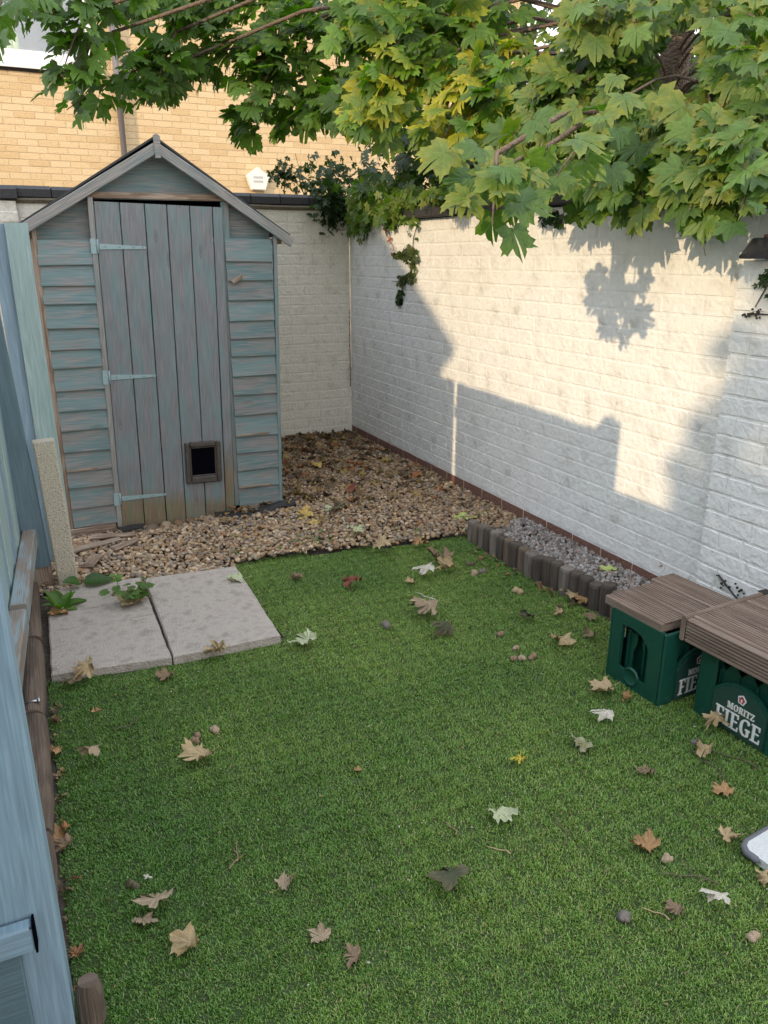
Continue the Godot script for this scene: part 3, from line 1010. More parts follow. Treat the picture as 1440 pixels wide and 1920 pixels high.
func slab_mesh(poly: PackedVector2Array, h: float, inset := .006) -> ArrayMesh:   # outline in x and -z; a worn, slightly rounded arris
	var st := begin()
	var n := poly.size()
	if Geometry2D.is_polygon_clockwise(poly): poly.reverse()
	var mid := Vector2.ZERO
	for p in poly: mid += p / n
	var ring := PackedVector2Array()
	for i in n:   # break the edges up so that they are not ruler straight
		var a := poly[i]
		var b := poly[(i + 1) % n]
		var m := int(a.distance_to(b) / .05) + 1
		for k in m:
			var p := a.lerp(b, float(k) / m)
			if k: p += V2(rng.randf_range(-1, 1), rng.randf_range(-1, 1)) * .0022
			ring.append(p)
	var m := ring.size()
	for i in m:
		var p := ring[i]
		var q := ring[(i + 1) % m]
		var pi := p + (mid - p).normalized() * inset * rng.randf_range(.7, 1.3)
		ring[i] = p
		var P := V(p.x, 0, -p.y)
		var Q := V(q.x, 0, -q.y)
		quad(st, P, Q, Q + V(0, h - .005, 0), P + V(0, h - .005, 0))
	for i in m:
		var p := ring[i]
		var q := ring[(i + 1) % m]
		var a := p + (mid - p).normalized() * inset
		var b := q + (mid - q).normalized() * inset
		quad(st, V(p.x, h - .005, -p.y), V(q.x, h - .005, -q.y), V(b.x, h, -b.y), V(a.x, h, -a.y))
		tri(st, V(mid.x, h, -mid.y), V(a.x, h, -a.y), V(b.x, h, -b.y))
	return done(st)


func build_slabs():
	var list := [
		[PackedVector2Array([V2(.3515, 2.632), V2(.764, 2.630), V2(.782, 3.395), V2(.362, 3.425)]), "large pale stepping slab beside the turf, right of the joint", .004],
		[PackedVector2Array([V2(-.066, 2.690), V2(.346, 2.638), V2(.3475, 3.030), V2(-.060, 3.042)]), "left front stepping slab beside the edging logs", .0],
		[PackedVector2Array([V2(-.058, 3.046), V2(.3475, 3.034), V2(.350, 3.20), V2(-.054, 3.215)]), "narrow strip of cracked slab behind the left front one", -.001],
		[PackedVector2Array([V2(-.05, 3.236), V2(.350, 3.217), V2(.352, 3.47), V2(.0, 3.50)]), "half buried slab under the green plants", -.006],
	]
	for e in list:
		var s := thing("stepping_slab", e[1], "paving slab", V(0, e[2], 0), Basis(), "slabs in front of the shed")
		part(s, "slab", slab_mesh(e[0], .040), M.slab)


# ---------------------------------------------------------------- gravel, logs

func pebble(rough := .12, angular := false) -> ArrayMesh:
	var st := begin(not angular)
	var n := FastNoiseLite.new()
	n.seed = rng.randi() % 9999
	n.frequency = 1.1
	var rings := 5
	var sides := 8
	var g := []
	for j in rings + 1:
		var row := []
		var a := PI * j / rings
		for i in sides:
			var b := TAU * i / sides
			var d := V(sin(a) * cos(b), -cos(a), sin(a) * sin(b))
			row.append(d * (1.0 + n.get_noise_3dv(d * 1.2) * rough * 4.0))
		g.append(row)
	for j in rings:
		for i in sides:
			var q := (i + 1) % sides
			quad(st, g[j][i], g[j + 1][i], g[j + 1][q], g[j][q])
	return done(st)


func build_gravel():
	var g := thing("gravel", "rounded brown and cream pebbles in front of and beside the shed", "gravel")
	g.set_meta("kind", "stuff")
	var cols := [Color(.42, .30, .19), Color(.52, .40, .28), Color(.32, .215, .135), Color(.27, .22, .175), Color(.58, .48, .37), Color(.38, .23, .13), Color(.48, .36, .22), Color(.34, .29, .25)]
	var xf := []
	var cc := []
	for k in 6:
		xf.append([])
		cc.append([])
	var n := FastNoiseLite.new()
	n.seed = 12
	n.frequency = 1.4
	var tries := 0
	while tries < 34000:
		tries += 1
		var x := rng.randf_range(-.12, 2.44)
		var z := rng.randf_range(-5.95, -3.22)
		if x < 1.30 and z < -4.36: continue
		if z > turf_back(x) - .004 and (x > .79): continue
		if x <= .79 and x > .35 and z > -3.41: continue
		if x <= .35 and z > -3.49: continue
		if x > 2.05 and z > -3.36: continue
		var k := rng.randi() % 6
		var s := rng.randf_range(.0065, .0125) * (1.0 + .25 * float(rng.randf() < .1))
		var y := .004 + rng.randf_range(0, .020) + .008 * n.get_noise_2d(x, z) + (.018 if x > .8 else .006) - .026 * smoothstep(-4.10, -4.24, z) * float(x < 1.36)
		var b := Basis(V(rng.randf_range(-1, 1), rng.randf_range(-1, 1), rng.randf_range(-1, 1)).normalized(), rng.randf() * 1.1) * Basis(Vector3.UP, rng.randf() * TAU) * Basis.from_scale(V(s * rng.randf_range(1.0, 1.45), s * rng.randf_range(.55, .85), s * rng.randf_range(.8, 1.1)))
		xf[k].append(Transform3D(b, V(x, y, z)))
		var c: Color = cols[rng.randi() % 8] * Color(.92, .86, .77) * rng.randf_range(.6, 1.12)
		cc[k].append(c)
	for k in 6:
		scatter(g, "pebbles", pebble(), M.stone, xf[k], cc[k])
	# chippings in the raised bed behind the logs
	var ch := thing("stone_chippings", "grey angular stone chippings between the logs and the wall", "gravel")
	ch.set_meta("kind", "stuff")
	var greys := [Color(.30, .27, .25), Color(.38, .345, .32), Color(.22, .195, .18), Color(.45, .42, .39), Color(.28, .21, .17)]
	var st := begin()
	quad(st, V(2.06, .008, -1.9), V(2.44, .008, -1.9), V(2.44, .008, -3.36), V(2.06, .008, -3.36))
	part(ch, "bed_soil", done(st), M.soil).set_meta("kind", "stuff")
	for k in 4:
		var xs := []
		var c2 := []
		for i in 1300:
			var z := rng.randf_range(-3.40, -1.95)
			var x := rng.randf_range(log_line(z) + .0, 2.44)
			var s := rng.randf_range(.006, .0105)
			var y := .012 + rng.randf_range(0, .018) + .026 * smoothstep(2.27, 2.43, x)
			xs.append(Transform3D(Basis(V(rng.randf_range(-1, 1), rng.randf_range(-1, 1), rng.randf_range(-1, 1)).normalized(), rng.randf() * 3.0) * Basis.from_scale(V(s * rng.randf_range(1.0, 1.5), s * rng.randf_range(.5, .8), s)), V(x, y, z)))
			c2.append(greys[rng.randi() % 5] * rng.randf_range(.75, 1.15))
		scatter(ch, "chippings", pebble(.16, true), M.stone, xs, c2)
	# larger stones, bark and black sheet along the foot of the shed
	var big := [[.515, -4.21, .040, "pale round cobble under the shed door"], [.60, -4.25, .030, "brown cobble under the shed door"], [.665, -4.235, .034, "rusty cobble under the shed door, third from the left"], [.74, -4.255, .026, "brown cobble between the rusty one and the flat stone"], [.845, -4.24, .030, "flat tan stone below the cat flap"]]
	for e in big:
		var c := thing("cobble", e[3], "stone", V(e[0], .006, e[1]), Basis(Vector3.UP, rng.randf() * TAU), "cobbles at the shed door")
		part(c, "stone", pebble(.08), mat(cols[int(e[0] * 100) % 8] * Color(.62, .55, .48), ntex(.05, 50, [Color(.7, .7, .7), Color(1, 1, 1)], 3, false, 128), .8, null, .2, 6.0), Transform3D(Basis.from_scale(V(e[2] * 1.3, e[2] * .75, e[2])), Vector3.ZERO))
	var bark := [[.20, -3.98, .26, 20.0, "longest bark strip on the pebbles left of the door"], [.30, -4.08, .22, -12.0, "bark strip under the shed's left skid"], [.17, -3.75, .15, 64.0, "short bark piece beside the broad leaf plant"], [.34, -3.93, .17, 35.0, "bark piece crossing the longest strip"]]
	for e in bark:
		var c := thing("bark_piece", e[4], "bark", V(e[0], .042, e[1]), Basis(Vector3.UP, deg_to_rad(e[3])), "pieces of bark on the gravel")
		part(c, "bark", extrude(PackedVector2Array([V2(-.03, -.006), V2(.028, -.008), V2(.034, .0), V2(.016, .012), V2(-.012, .014), V2(-.034, .004)]), e[2], 6, .012, .7), M.raw, Transform3D(Basis(V(1, 0, 0), V(0, 0, -1), V(0, 1, 0)), V(-e[2] / 2, 0, 0)))
	var sheet := thing("black_membrane", "torn black plastic membrane showing under the shed's right corner", "plastic sheet", V(1.14, .006, -4.17))
	var sm := begin(true)
	var grid := []
	for j in 7:
		var row := []
		for i in 15:
			var fx := i / 14.0
			row.append(V(-.26 + .50 * fx, .020 + .018 * n.get_noise_2d(fx * 9.0, j * 1.7) + .03 * sin(j / 6.0 * PI) * (.4 + .6 * fx), -.11 + j * (.016 + .010 * sin(fx * 5.0)) + .012 * n.get_noise_2d(fx * 14.0, 7)))
		grid.append(row)
	for j in 6:
		for i in 14:
			quad(sm, grid[j + 1][i], grid[j + 1][i + 1], grid[j][i + 1], grid[j][i])
	part(sheet, "sheet", done(sm), M.sheet)
	var slate := thing("slate_piece", "flat dark slate under the shed left of the door", "slate", V(.40, .040, -4.17), Basis(Vector3.UP, .3))
	part(slate, "slate", prism(PackedVector2Array([V2(-.06, -.03), V2(.05, -.04), V2(.08, .01), V2(.02, .04), V2(-.05, .03)]), .010), M.sheet, Transform3D(Basis(Vector3.RIGHT, -PI / 2), V(0, .008, 0)))


func build_logs():
	var e := thing("log_roll_edging", "low edging of upright half logs holding back the grey chippings", "log edging")
	var z := -3.335
	var i := 0
	while z < -1.97:
		var r := rng.randf_range(.026, .034)
		z += r
		var h := .118 + rng.randf_range(-.014, .014) + .02 * clampf((z + 3.1) / 1.0, 0, 1)
		var a := V(log_line(z), -.02, z)
		var shade := rng.randf_range(.75, 1.25)
		var m := part(e, "half_log", extrude(roundp(r * 1.14, 13, .035), h + .02, 4, .003, .95, true, Color(1.25, 1.2, 1.15), .014, .16), [M.log, M.log_dark, M.log_grey, M.log_dark][rng.randi() % 4], along(a, a + V(rng.randf_range(-.006, .006), 1, rng.randf_range(-.03, .03)) * (h + .02), V(-1, 0, 0)))
		z += r * .96
		i += 1
	for k in 1:
		board(e, "wire", V(2.07, .05, -3.3), V(2.12, .05, -2.1), V(1, 0, 0), .004, .004, M.steel)


# ---------------------------------------------------------------- crates

func arch(w: float, h0: float, h1: float, n := 12) -> PackedVector2Array:   # a panel with a bowed top edge
	var p := PackedVector2Array([V2(-w, .012), V2(w, .012)])
	for i in n + 1:
		var t := 1.0 - 2.0 * i / n
		p.append(V2(w * t, lerpf(h1, h0, t * t)))
	return p


func lettering(text: String, width: float, height: float, serif := true) -> Array:
	var f := SystemFont.new()
	f.font_names = PackedStringArray(["Droid Serif"])
	f.font_weight = 700
	var t := TextMesh.new()
	t.text = text
	t.font = f
	t.font_size = 64
	t.pixel_size = .001
	t.depth = .004
	var bb := t.get_aabb()
	return [t, Basis.from_scale(V(width / bb.size.x, height / bb.size.y, .3)), bb.get_center()]


func make_crate(label: String) -> Node3D:
	var c := thing("bottle_crate", label, "crate", Vector3.ZERO, Basis(), "green bottle crates under the deck lids")
	var L := .166
	var W := .1265
	var H := .272
	var st := begin()
	box_into(st, V(-L + .014, .006, -W + .014), V(L - .014, .020, W - .014), .001)
	for sx in [-1, 1]:   # long faces are open above an arched panel; corner pillars and rims
		for sz in [-1, 1]:
			var x0 := -L if sx < 0 else L - .066
			var z0 := -W if sz < 0 else W - .012
			box_into(st, V(x0, 0, z0), V(x0 + .066, H, z0 + .012), .003)
	for sz in [-1, 1]:
		var z0 := -W if sz < 0 else W - .012
		box_into(st, V(-L + .067, H - .024, z0 + .001), V(L - .067, H, z0 + .011), .002)
		prism_into(st, arch(.0995, .135, .185), .010, false, Transform3D(Basis(), V(0, 0, z0 + .011)))
	for sx in [-1, 1]:   # short faces carry a bottle shaped opening
		var b := Basis(Vector3.UP, PI / 2 * sx)
		var at := Transform3D(b, V(L * sx, 0, 0)) * Transform3D(Basis(), V(0, 0, -.0))
		prism_into(st, PackedVector2Array([V2(-W + .0125, 0), V2(-.068, 0), V2(-.068, H), V2(-W + .0125, H)]), .012, false, at)
		prism_into(st, PackedVector2Array([V2(.058, 0), V2(W - .0125, 0), V2(W - .0125, H), V2(.058, H)]), .012, false, at)
		prism_into(st, PackedVector2Array([V2(-.0678, 0), V2(.0578, 0), V2(.0578, .052), V2(.01, .052), V2(-.03, .060), V2(-.0678, .066)]), .011, false, at)
		prism_into(st, PackedVector2Array([V2(-.0678, .228), V2(-.02, .232), V2(.02, .222), V2(.044, .205), V2(.0578, .178), V2(.0578, H), V2(-.0678, H)]), .011, false, at)
		# an inner wall a little behind, with a bottle's outline left open
		var inner := at * Transform3D(Basis(), V(0, 0, -.030))
		prism_into(st, PackedVector2Array([V2(-.0678, .02), V2(-.034, .02), V2(-.034, .13), V2(-.020, .165), V2(-.020, .20), V2(-.0678, .20)]), .004, false, inner)
		prism_into(st, PackedVector2Array([V2(.018, .02), V2(.0578, .02), V2(.0578, .20), V2(.004, .215), V2(.004, .170), V2(.018, .13)]), .004, false, inner)
	part(c, "body", done(st), M.crate)
	for sx in [-1, 1]:
		part(c, "boss", lathe([V2(.034, 0), V2(.034, .008), V2(.030, .011), V2(.028, .009), V2(0, .009)], 18), M.crate, Transform3D(Basis(Vector3.FORWARD, PI / 2 * sx) * Basis.from_scale(V(1, 1, 1)), V((L + .0005) * sx - .006 * sx, .052, -.006)))
	for zz in [-.075, 0, .075]:   # the dividers between the bottles, notched along the top
		var zig := PackedVector2Array([V2(-L + .02, .03), V2(L - .02, .03)])
		for i in 11:
			zig.append(V2(lerpf(L - .02, -L + .02, i / 10.0), .232 if i % 2 else .190))
		part(c, "divider", prism(zig, .004), M.crate, Transform3D(Basis(), V(0, 0, zz + .025)))
	for xx in [-.10, -.034, .034, .10]:
		part(c, "divider", box(V(xx, .03, -W + .016), V(xx + .004, .195, W - .016), .001), M.crate)
	for s in [0, 1]:
		var face := Transform3D(Basis(Vector3.UP, PI * s), Vector3.ZERO)
		var lp := part(c, "label_panel", prism(arch(.096, .122, .174), .003), M.crate_label, face * Transform3D(Basis(), V(0, 0, W + .0025)))
		for e in [["FIEGE", .164, .058, .002, .056, "lettering"], ["MORITZ", .098, .022, .008, .104, "lettering"]]:
			var t := lettering(e[0], e[1], e[2])
			var bs: Basis = t[1]
			part(lp, e[5], t[0], M.ink, Transform3D(bs, V(e[3], e[4], .0006) - bs * t[2]))
			if s == 0:
				part(lp, "lettering_edge", t[0], M.gold, Transform3D(bs, V(e[3] - .0028, e[4] - .0022, -.00005) - bs * t[2]))
		var crest := PackedVector2Array()
		var rose := PackedVector2Array()
		for i in 20:
			var r := .0158 if i % 4 < 2 else .0135
			crest.append(V2(sin(TAU * i / 20) * r, cos(TAU * i / 20) * r * 1.1))
			r = .0118 if i % 4 < 2 else .0092
			rose.append(V2(sin(TAU * i / 20) * r, cos(TAU * i / 20) * r * 1.1))
		part(lp, "crest", prism(crest, .001), M.ink, Transform3D(Basis(), V(.006, .141, .0012)))
		part(lp, "crest_rose", prism(rose, .001), M.red_ink, Transform3D(Basis(), V(.006, .141, .0018)))
		part(lp, "crest_mark", prism(PackedVector2Array([V2(-.0022, -.007), V2(.002, -.007), V2(.0028, .001), V2(.0, .004), V2(-.003, .001)]), .001), M.ink, Transform3D(Basis(), V(.006, .141, .0023)))
		part(lp, "crest_leaf", prism(PackedVector2Array([V2(-.007, .006), V2(.0, .011), V2(.007, .006), V2(.0, .0075)]), .001), M.dark, Transform3D(Basis(), V(.006, .141, .0024)))
	return c


func grooved(w: float, t: float, n: int) -> PackedVector2Array:   # decking: ridges along its upper face
	var p := PackedVector2Array([V2(-w / 2, -t / 2), V2(w / 2, -t / 2), V2(w / 2, t / 2 - .003), V2(w / 2 - .003, t / 2)])
	var pitch := (w - .012) / n
	for i in n:
		var x := w / 2 - .006 - pitch * i
		p.append_array(PackedVector2Array([V2(x, t / 2), V2(x - pitch * .06, t / 2 - .007), V2(x - pitch * .42, t / 2 - .007), V2(x - pitch * .48, t / 2)]))
	p.append_array(PackedVector2Array([V2(-w / 2 + .003, t / 2), V2(-w / 2, t / 2 - .003)]))
	return p


func build_crates():
	var a := make_crate("left green bottle crate with a bottle shaped opening in its end")
	a.position = V(1.941, .002, -1.797)
	a.rotation.y = deg_to_rad(3.0)
	var b := make_crate("right green bottle crate with its arched white lettered label in full view")
	b.position = V(2.006, .002, -1.437)
	b.rotation.y = deg_to_rad(-90 + 3.0)
	var l1 := thing("deck_lid", "grooved decking lid on the left crate", "deck lid", V(1.772, .2875, -1.952), Basis(Vector3.UP, deg_to_rad(3.0)), "decking lids on the crates")
	var xs := [.057, .181, .310]
	for i in 3:
		var ln: float = [.262, .272, .285][i]
		part(l1, "deck_board", extrude(grooved(.118, .030, 8), ln, 5, .0012), M.deck, along(V(xs[i], rng.randf_range(-.001, .002), [.0, -.004, -.03][i]), V(xs[i], 0, ln), Vector3.UP))
	board(l1, "batten", V(.03, -.022, .04), V(.37, -.022, .04), Vector3.UP, .04, .014, M.deck)
	var l2 := thing("deck_lid", "boxed decking lid with a deep side board on the right crate", "deck lid", V(1.848, .332, -1.632), Basis(Vector3.UP, deg_to_rad(3.5)), "decking lids on the crates")
	for i in 3:
		part(l2, "deck_board", extrude(grooved(.122, .028, 8), .60, 5, .0012), M.deck, along(V(.064 + i * .127, 0, .004), V(.064 + i * .127, 0, .60), Vector3.UP))
	part(l2, "side_board", extrude(grooved(.080, .024, 6), .60, 5, .0012), M.deck, along(V(-.0135, -.030, .004), V(-.0135, -.030, .60), V(-1, 0, 0)))
	board(l2, "end_trim", V(-.026, -.027, -.009), V(.385, -.027, -.009), V(0, 0, -1), .086, .018, M.deck, .004, 3, .001)
	board(l2, "batten", V(.02, -.026, .5), V(.37, -.026, .5), Vector3.UP, .04, .02, M.deck)
	var br := part(l2, "corner_bracket", extrude(rectp(.028, .004, .001), .035, 2, .001), M.dark, along(V(.352, .016, -.012), V(.386, .018, -.006), Vector3.UP))
	br.set_meta("kind", "thing")


# ---------------------------------------------------------------- leaves

const LOBES := [[0, 1.0], [6, .86], [12, .83], [18, .70], [26, .57], [32, .68], [38, .81], [44, .78], [49, .95], [55, .79], [62, .76], [70, .60], [79, .49], [88, .58], [97, .60], [105, .70], [113, .55], [124, .49], [138, .39], [153, .30], [168, .16]]
const IVY := [[0, 1.0], [14, .80], [28, .60], [40, .56], [52, .72], [62, .80], [72, .62], [88, .42], [108, .46], [122, .50], [140, .38], [165, .18]]


# A palmate leaf, joint at the origin, tip along +y, about 1 long and 1.4 wide, facing +z.
func leaf_mesh(shape: Array, inner: Color, rim: Color, curl := .5, turn := 90.0, ruffle := .05, fold := .10, stalk := .7, stalk_col := Color(.20, .08, .04), split := true, torn := 0.0) -> ArrayMesh:
	var st := begin(true)
	var n := FastNoiseLite.new()
	n.seed = rng.randi() % 9999
	n.frequency = 1.6
	var ax := Vector2(cos(deg_to_rad(turn)), sin(deg_to_rad(turn)))
	var bent := func(p: Vector2, z: float) -> Vector3:
		var t := p.dot(ax)
		var s := p.dot(V2(-ax.y, ax.x))
		if absf(curl) < .01: return V(p.x, p.y, z)
		var r := 1.0 / curl
		var tt := sin(t * curl) * (r - z)
		var up := r - cos(t * curl) * (r - z)
		var q := ax * tt + V2(-ax.y, ax.x) * s
		return V(q.x, q.y, up)
	var pts := []
	var bites := [rng.randf_range(-150, 150), rng.randf_range(-150, 150)]
	for side in [1.0, -1.0]:
		for i in shape.size():
			var e: Array = shape[i] if side > 0 else shape[shape.size() - 1 - i]
			if side < 0 and e[0] == 0: continue
			var a: float = deg_to_rad(e[0] * side + rng.randf_range(-2, 2))
			var r: float = e[1] * rng.randf_range(.92, 1.06)
			if torn > 0.0:
				for q in bites:
					r *= 1.0 - torn * exp(-pow((rad_to_deg(a) - q) / 26.0, 2.0))
			pts.append(V2(sin(a) * r, cos(a) * r))
	var m := pts.size()
	var ring := []
	var half := []
	for p in pts:
		var r: float = p.length()
		var z := fold * (.62 - r) * r + ruffle * n.get_noise_2d(p.x * 2.0, p.y * 2.0) * 2.0
		ring.append(bent.call(p, z))
		var h: Vector2 = p * .5
		half.append(bent.call(h, fold * .2 * (.62 - r) + ruffle * n.get_noise_2d(h.x * 2.0, h.y * 2.0)))
	var uv := func(p: Vector2) -> Vector2: return V2(.5 + .62 * p.x, .72 - .62 * p.y)
	var mid := inner.lerp(rim, .22)
	for i in m - 1:
		var q := i + 1
		if split:
			tri(st, Vector3.ZERO, half[q], half[i], uv.call(Vector2.ZERO), uv.call(pts[q] * .5), uv.call(pts[i] * .5), inner, mid, mid)
			quad2(st, half[i], half[q], ring[q], ring[i], uv.call(pts[i] * .5), uv.call(pts[q] * .5), uv.call(pts[q]), uv.call(pts[i]), mid, rim)
		else:
			tri(st, Vector3.ZERO, ring[q], ring[i], uv.call(Vector2.ZERO), uv.call(pts[q]), uv.call(pts[i]), inner, rim, rim)
	if stalk > 0.0:
		var a := Vector3.ZERO
		for k in 4:
			var f := (k + 1) / 4.0
			var b := V(.12 * sin(f * 2.2) * stalk, -stalk * f, .25 * stalk * f * f)
			var w := V(.011, 0, 0)
			quad(st, b - w, b + w, a + w, a - w, V2(.5, .02), V2(.5, .02), V2(.5, .02), V2(.5, .02), stalk_col * 1.3)
			var w2 := V(0, 0, .011)
			quad(st, b - w2, b + w2, a + w2, a - w2, V2(.5, .02), V2(.5, .02), V2(.5, .02), V2(.5, .02), stalk_col * 1.3)
			a = b
	return done(st)


func lay_leaf(tip: Vector3, normal: Vector3, s: float, at: Vector3) -> Transform3D:
	var y := tip.normalized()
	var z := (normal - y * normal.dot(y)).normalized()
	return Transform3D(Basis(y.cross(z), y, z).scaled_local(Vector3.ONE * s), at)


func build_tree():
	var t := thing("sycamore_tree", "sycamore tree behind the right wall whose leafy branches overhang the garden", "tree", Vector3.ZERO)
	var trunk := begin(true)
	tube_into(trunk, [V(3.00, -.1, -3.30), V(3.01, .8, -3.30), V(3.02, 1.7, -3.27), V(3.05, 2.4, -3.25), V(3.10, 3.2, -3.30), V(3.08, 4.3, -3.4)], .10, .055, 12)
	part(t, "trunk", done(trunk), M.bark)
	# twigs: from, to, leaves, leaf size, look (0 big olive, 1 fresh, 2 yellowing, 3 dark, 4 deep background)
	var sprays := [
		[V(2.93, 2.21, -2.99), V(1.53, 1.59, -2.19), 12, .102, 0],
		[V(1.65, 1.77, -2.38), V(1.39, 1.66, -2.20), 6, .108, 0],
		[V(1.45, 1.76, -2.29), V(1.33, 1.54, -2.11), 6, .108, 0],
		[V(2.94, 2.28, -3.01), V(2.20, 1.67, -2.61), 26, .108, 0],
		[V(2.61, 2.08, -2.97), V(2.10, 1.70, -2.78), 22, .108, 0],
		[V(2.80, 2.17, -2.80), V(2.19, 1.67, -2.11), 26, .108, 0],
		[V(2.95, 2.42, -3.05), V(2.18, 2.06, -2.93), 28, .108, 0],
		[V(2.89, 2.36, -2.83), V(2.33, 1.84, -2.03), 24, .108, 0],
		[V(2.91, 2.42, -2.73), V(2.33, 1.70, -1.92), 22, .108, 0],
		[V(2.86, 2.51, -3.13), V(2.11, 1.99, -3.06), 26, .11, 0],
		[V(2.52, 2.19, -3.05), V(2.01, 1.84, -3.05), 20, .11, 0],
		[V(2.55, 2.00, -2.74), V(2.21, 1.72, -2.39), 22, .108, 0],
		[V(2.55, 1.95, -2.37), V(2.20, 1.65, -1.96), 16, .105, 0],
		[V(2.43, 1.87, -2.22), V(2.12, 1.60, -2.12), 10, .105, 0],
		[V(2.36, 1.79, -2.06), V(2.11, 1.59, -1.89), 7, .10, 0],
		[V(2.39, 1.82, -2.52), V(2.19, 1.61, -2.48), 7, .105, 0],
		[V(2.65, 2.34, -3.05), V(2.21, 2.33, -2.90), 18, .105, 0],
		[V(2.87, 2.51, -2.90), V(2.31, 2.32, -2.73), 14, .105, 0],
		[V(2.51, 2.53, -3.77), V(1.63, 2.08, -3.78), 28, .112, 1],
		[V(2.38, 2.40, -3.66), V(1.88, 1.92, -3.49), 26, .112, 2],
		[V(2.32, 2.63, -3.89), V(1.71, 2.35, -3.84), 28, .112, 1],
		[V(2.39, 2.25, -3.48), V(2.00, 2.05, -3.36), 20, .112, 1],
		[V(2.08, 2.63, -4.00), V(1.63, 2.50, -4.04), 24, .112, 1],
		[V(1.89, 2.32, -3.86), V(1.64, 2.00, -3.74), 12, .112, 2],
		[V(2.44, 2.72, -4.68), V(1.31, 2.57, -5.14), 36, .112, 3],
		[V(2.20, 2.81, -4.94), V(1.01, 2.78, -5.47), 36, .112, 3],
		[V(1.96, 2.49, -5.05), V(1.37, 2.16, -5.20), 20, .112, 3],
		[V(2.11, 2.48, -4.74), V(1.61, 2.22, -4.88), 22, .112, 3],
		[V(1.53, 2.66, -5.19), V(0.83, 2.39, -5.30), 26, .112, 3],
		[V(1.05, 2.54, -5.25), V(0.41, 2.26, -5.33), 18, .112, 3],
		[V(1.30, 2.90, -5.27), V(0.72, 2.81, -5.27), 20, .112, 3],
		[V(2.12, 2.27, -4.31), V(1.73, 2.19, -4.46), 14, .112, 3],
		[V(1.74, 2.72, -5.00), V(1.42, 2.31, -4.88), 24, .112, 3],
		[V(1.05, 2.69, -5.19), V(0.86, 2.29, -5.01), 14, .112, 3],
		[V(0.83, 2.86, -5.01), V(0.47, 2.48, -4.80), 7, .108, 3],
		[V(0.68, 3.01, -5.02), V(0.21, 2.64, -4.86), 10, .108, 3],
		[V(0.55, 2.66, -4.83), V(0.37, 2.35, -4.68), 6, .108, 3],
		[V(0.64, 2.82, -4.85), V(0.27, 2.55, -4.69), 6, .108, 3],
		[V(0.65, 2.58, -4.87), V(0.37, 2.31, -4.67), 8, .108, 3],
		[V(0.18, 2.78, -4.58), V(0.07, 2.35, -4.36), 4, .108, 3],
		[V(3.76, 3.33, -5.22), V(2.71, 2.58, -5.20), 44, .11, 4],
		[V(3.39, 2.75, -4.95), V(2.72, 1.96, -4.97), 44, .11, 4],
		[V(3.90, 2.80, -4.50), V(3.12, 2.16, -4.51), 44, .11, 4],
		[V(4.40, 2.65, -3.98), V(3.93, 1.99, -3.73), 44, .11, 4],
		[V(3.38, 3.44, -5.67), V(2.36, 3.01, -5.75), 40, .11, 4],
		[V(3.23, 2.37, -5.35), V(2.48, 1.85, -5.39), 44, .11, 4],
		[V(3.24, 2.13, -4.79), V(2.74, 1.77, -4.77), 40, .10, 4],
		[V(5.31, 3.36, -4.76), V(3.91, 2.95, -4.78), 60, .11, 4],
		[V(5.00, 2.73, -4.43), V(4.01, 2.54, -4.59), 60, .11, 4],
		[V(3.37, 2.15, -4.04), V(3.04, 1.84, -4.08), 34, .11, 4],
		[V(2.15, 3.36, -4.81), V(1.01, 3.23, -5.18), 40, .11, 0],
		[V(2.82, 3.15, -3.73), V(1.97, 2.87, -3.79), 30, .11, 0],
		[V(3.17, 3.02, -3.06), V(2.94, 2.52, -2.52), 30, .11, 0],
		[V(3.23, 2.33, -2.55), V(2.91, 1.64, -2.09), 34, .11, 0],
	]
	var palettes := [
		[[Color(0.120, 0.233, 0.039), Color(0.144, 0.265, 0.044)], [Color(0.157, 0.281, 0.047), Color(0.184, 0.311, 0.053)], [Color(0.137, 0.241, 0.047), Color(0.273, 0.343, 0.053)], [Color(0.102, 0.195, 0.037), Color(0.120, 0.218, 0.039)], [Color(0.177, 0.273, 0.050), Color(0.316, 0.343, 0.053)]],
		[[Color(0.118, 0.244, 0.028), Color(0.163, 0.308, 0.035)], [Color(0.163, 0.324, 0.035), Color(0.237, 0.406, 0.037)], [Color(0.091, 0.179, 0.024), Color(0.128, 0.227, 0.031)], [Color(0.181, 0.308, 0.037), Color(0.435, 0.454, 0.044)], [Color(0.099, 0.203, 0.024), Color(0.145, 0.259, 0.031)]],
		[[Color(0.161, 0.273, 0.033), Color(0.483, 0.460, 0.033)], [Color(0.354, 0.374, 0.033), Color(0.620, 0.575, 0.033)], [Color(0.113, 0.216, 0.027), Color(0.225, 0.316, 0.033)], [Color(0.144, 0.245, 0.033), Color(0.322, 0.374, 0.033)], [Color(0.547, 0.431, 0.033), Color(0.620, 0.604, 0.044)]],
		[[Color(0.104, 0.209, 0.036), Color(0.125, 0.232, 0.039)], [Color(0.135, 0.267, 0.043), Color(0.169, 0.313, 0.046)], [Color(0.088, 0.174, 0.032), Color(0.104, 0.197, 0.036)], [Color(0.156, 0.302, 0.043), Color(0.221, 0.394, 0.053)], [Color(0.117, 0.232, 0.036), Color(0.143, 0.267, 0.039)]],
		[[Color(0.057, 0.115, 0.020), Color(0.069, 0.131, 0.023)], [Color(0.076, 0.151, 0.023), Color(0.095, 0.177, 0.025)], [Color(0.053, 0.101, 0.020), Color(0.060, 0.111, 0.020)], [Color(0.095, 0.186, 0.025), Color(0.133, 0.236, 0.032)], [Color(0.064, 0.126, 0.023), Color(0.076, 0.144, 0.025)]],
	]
	var meshes := []
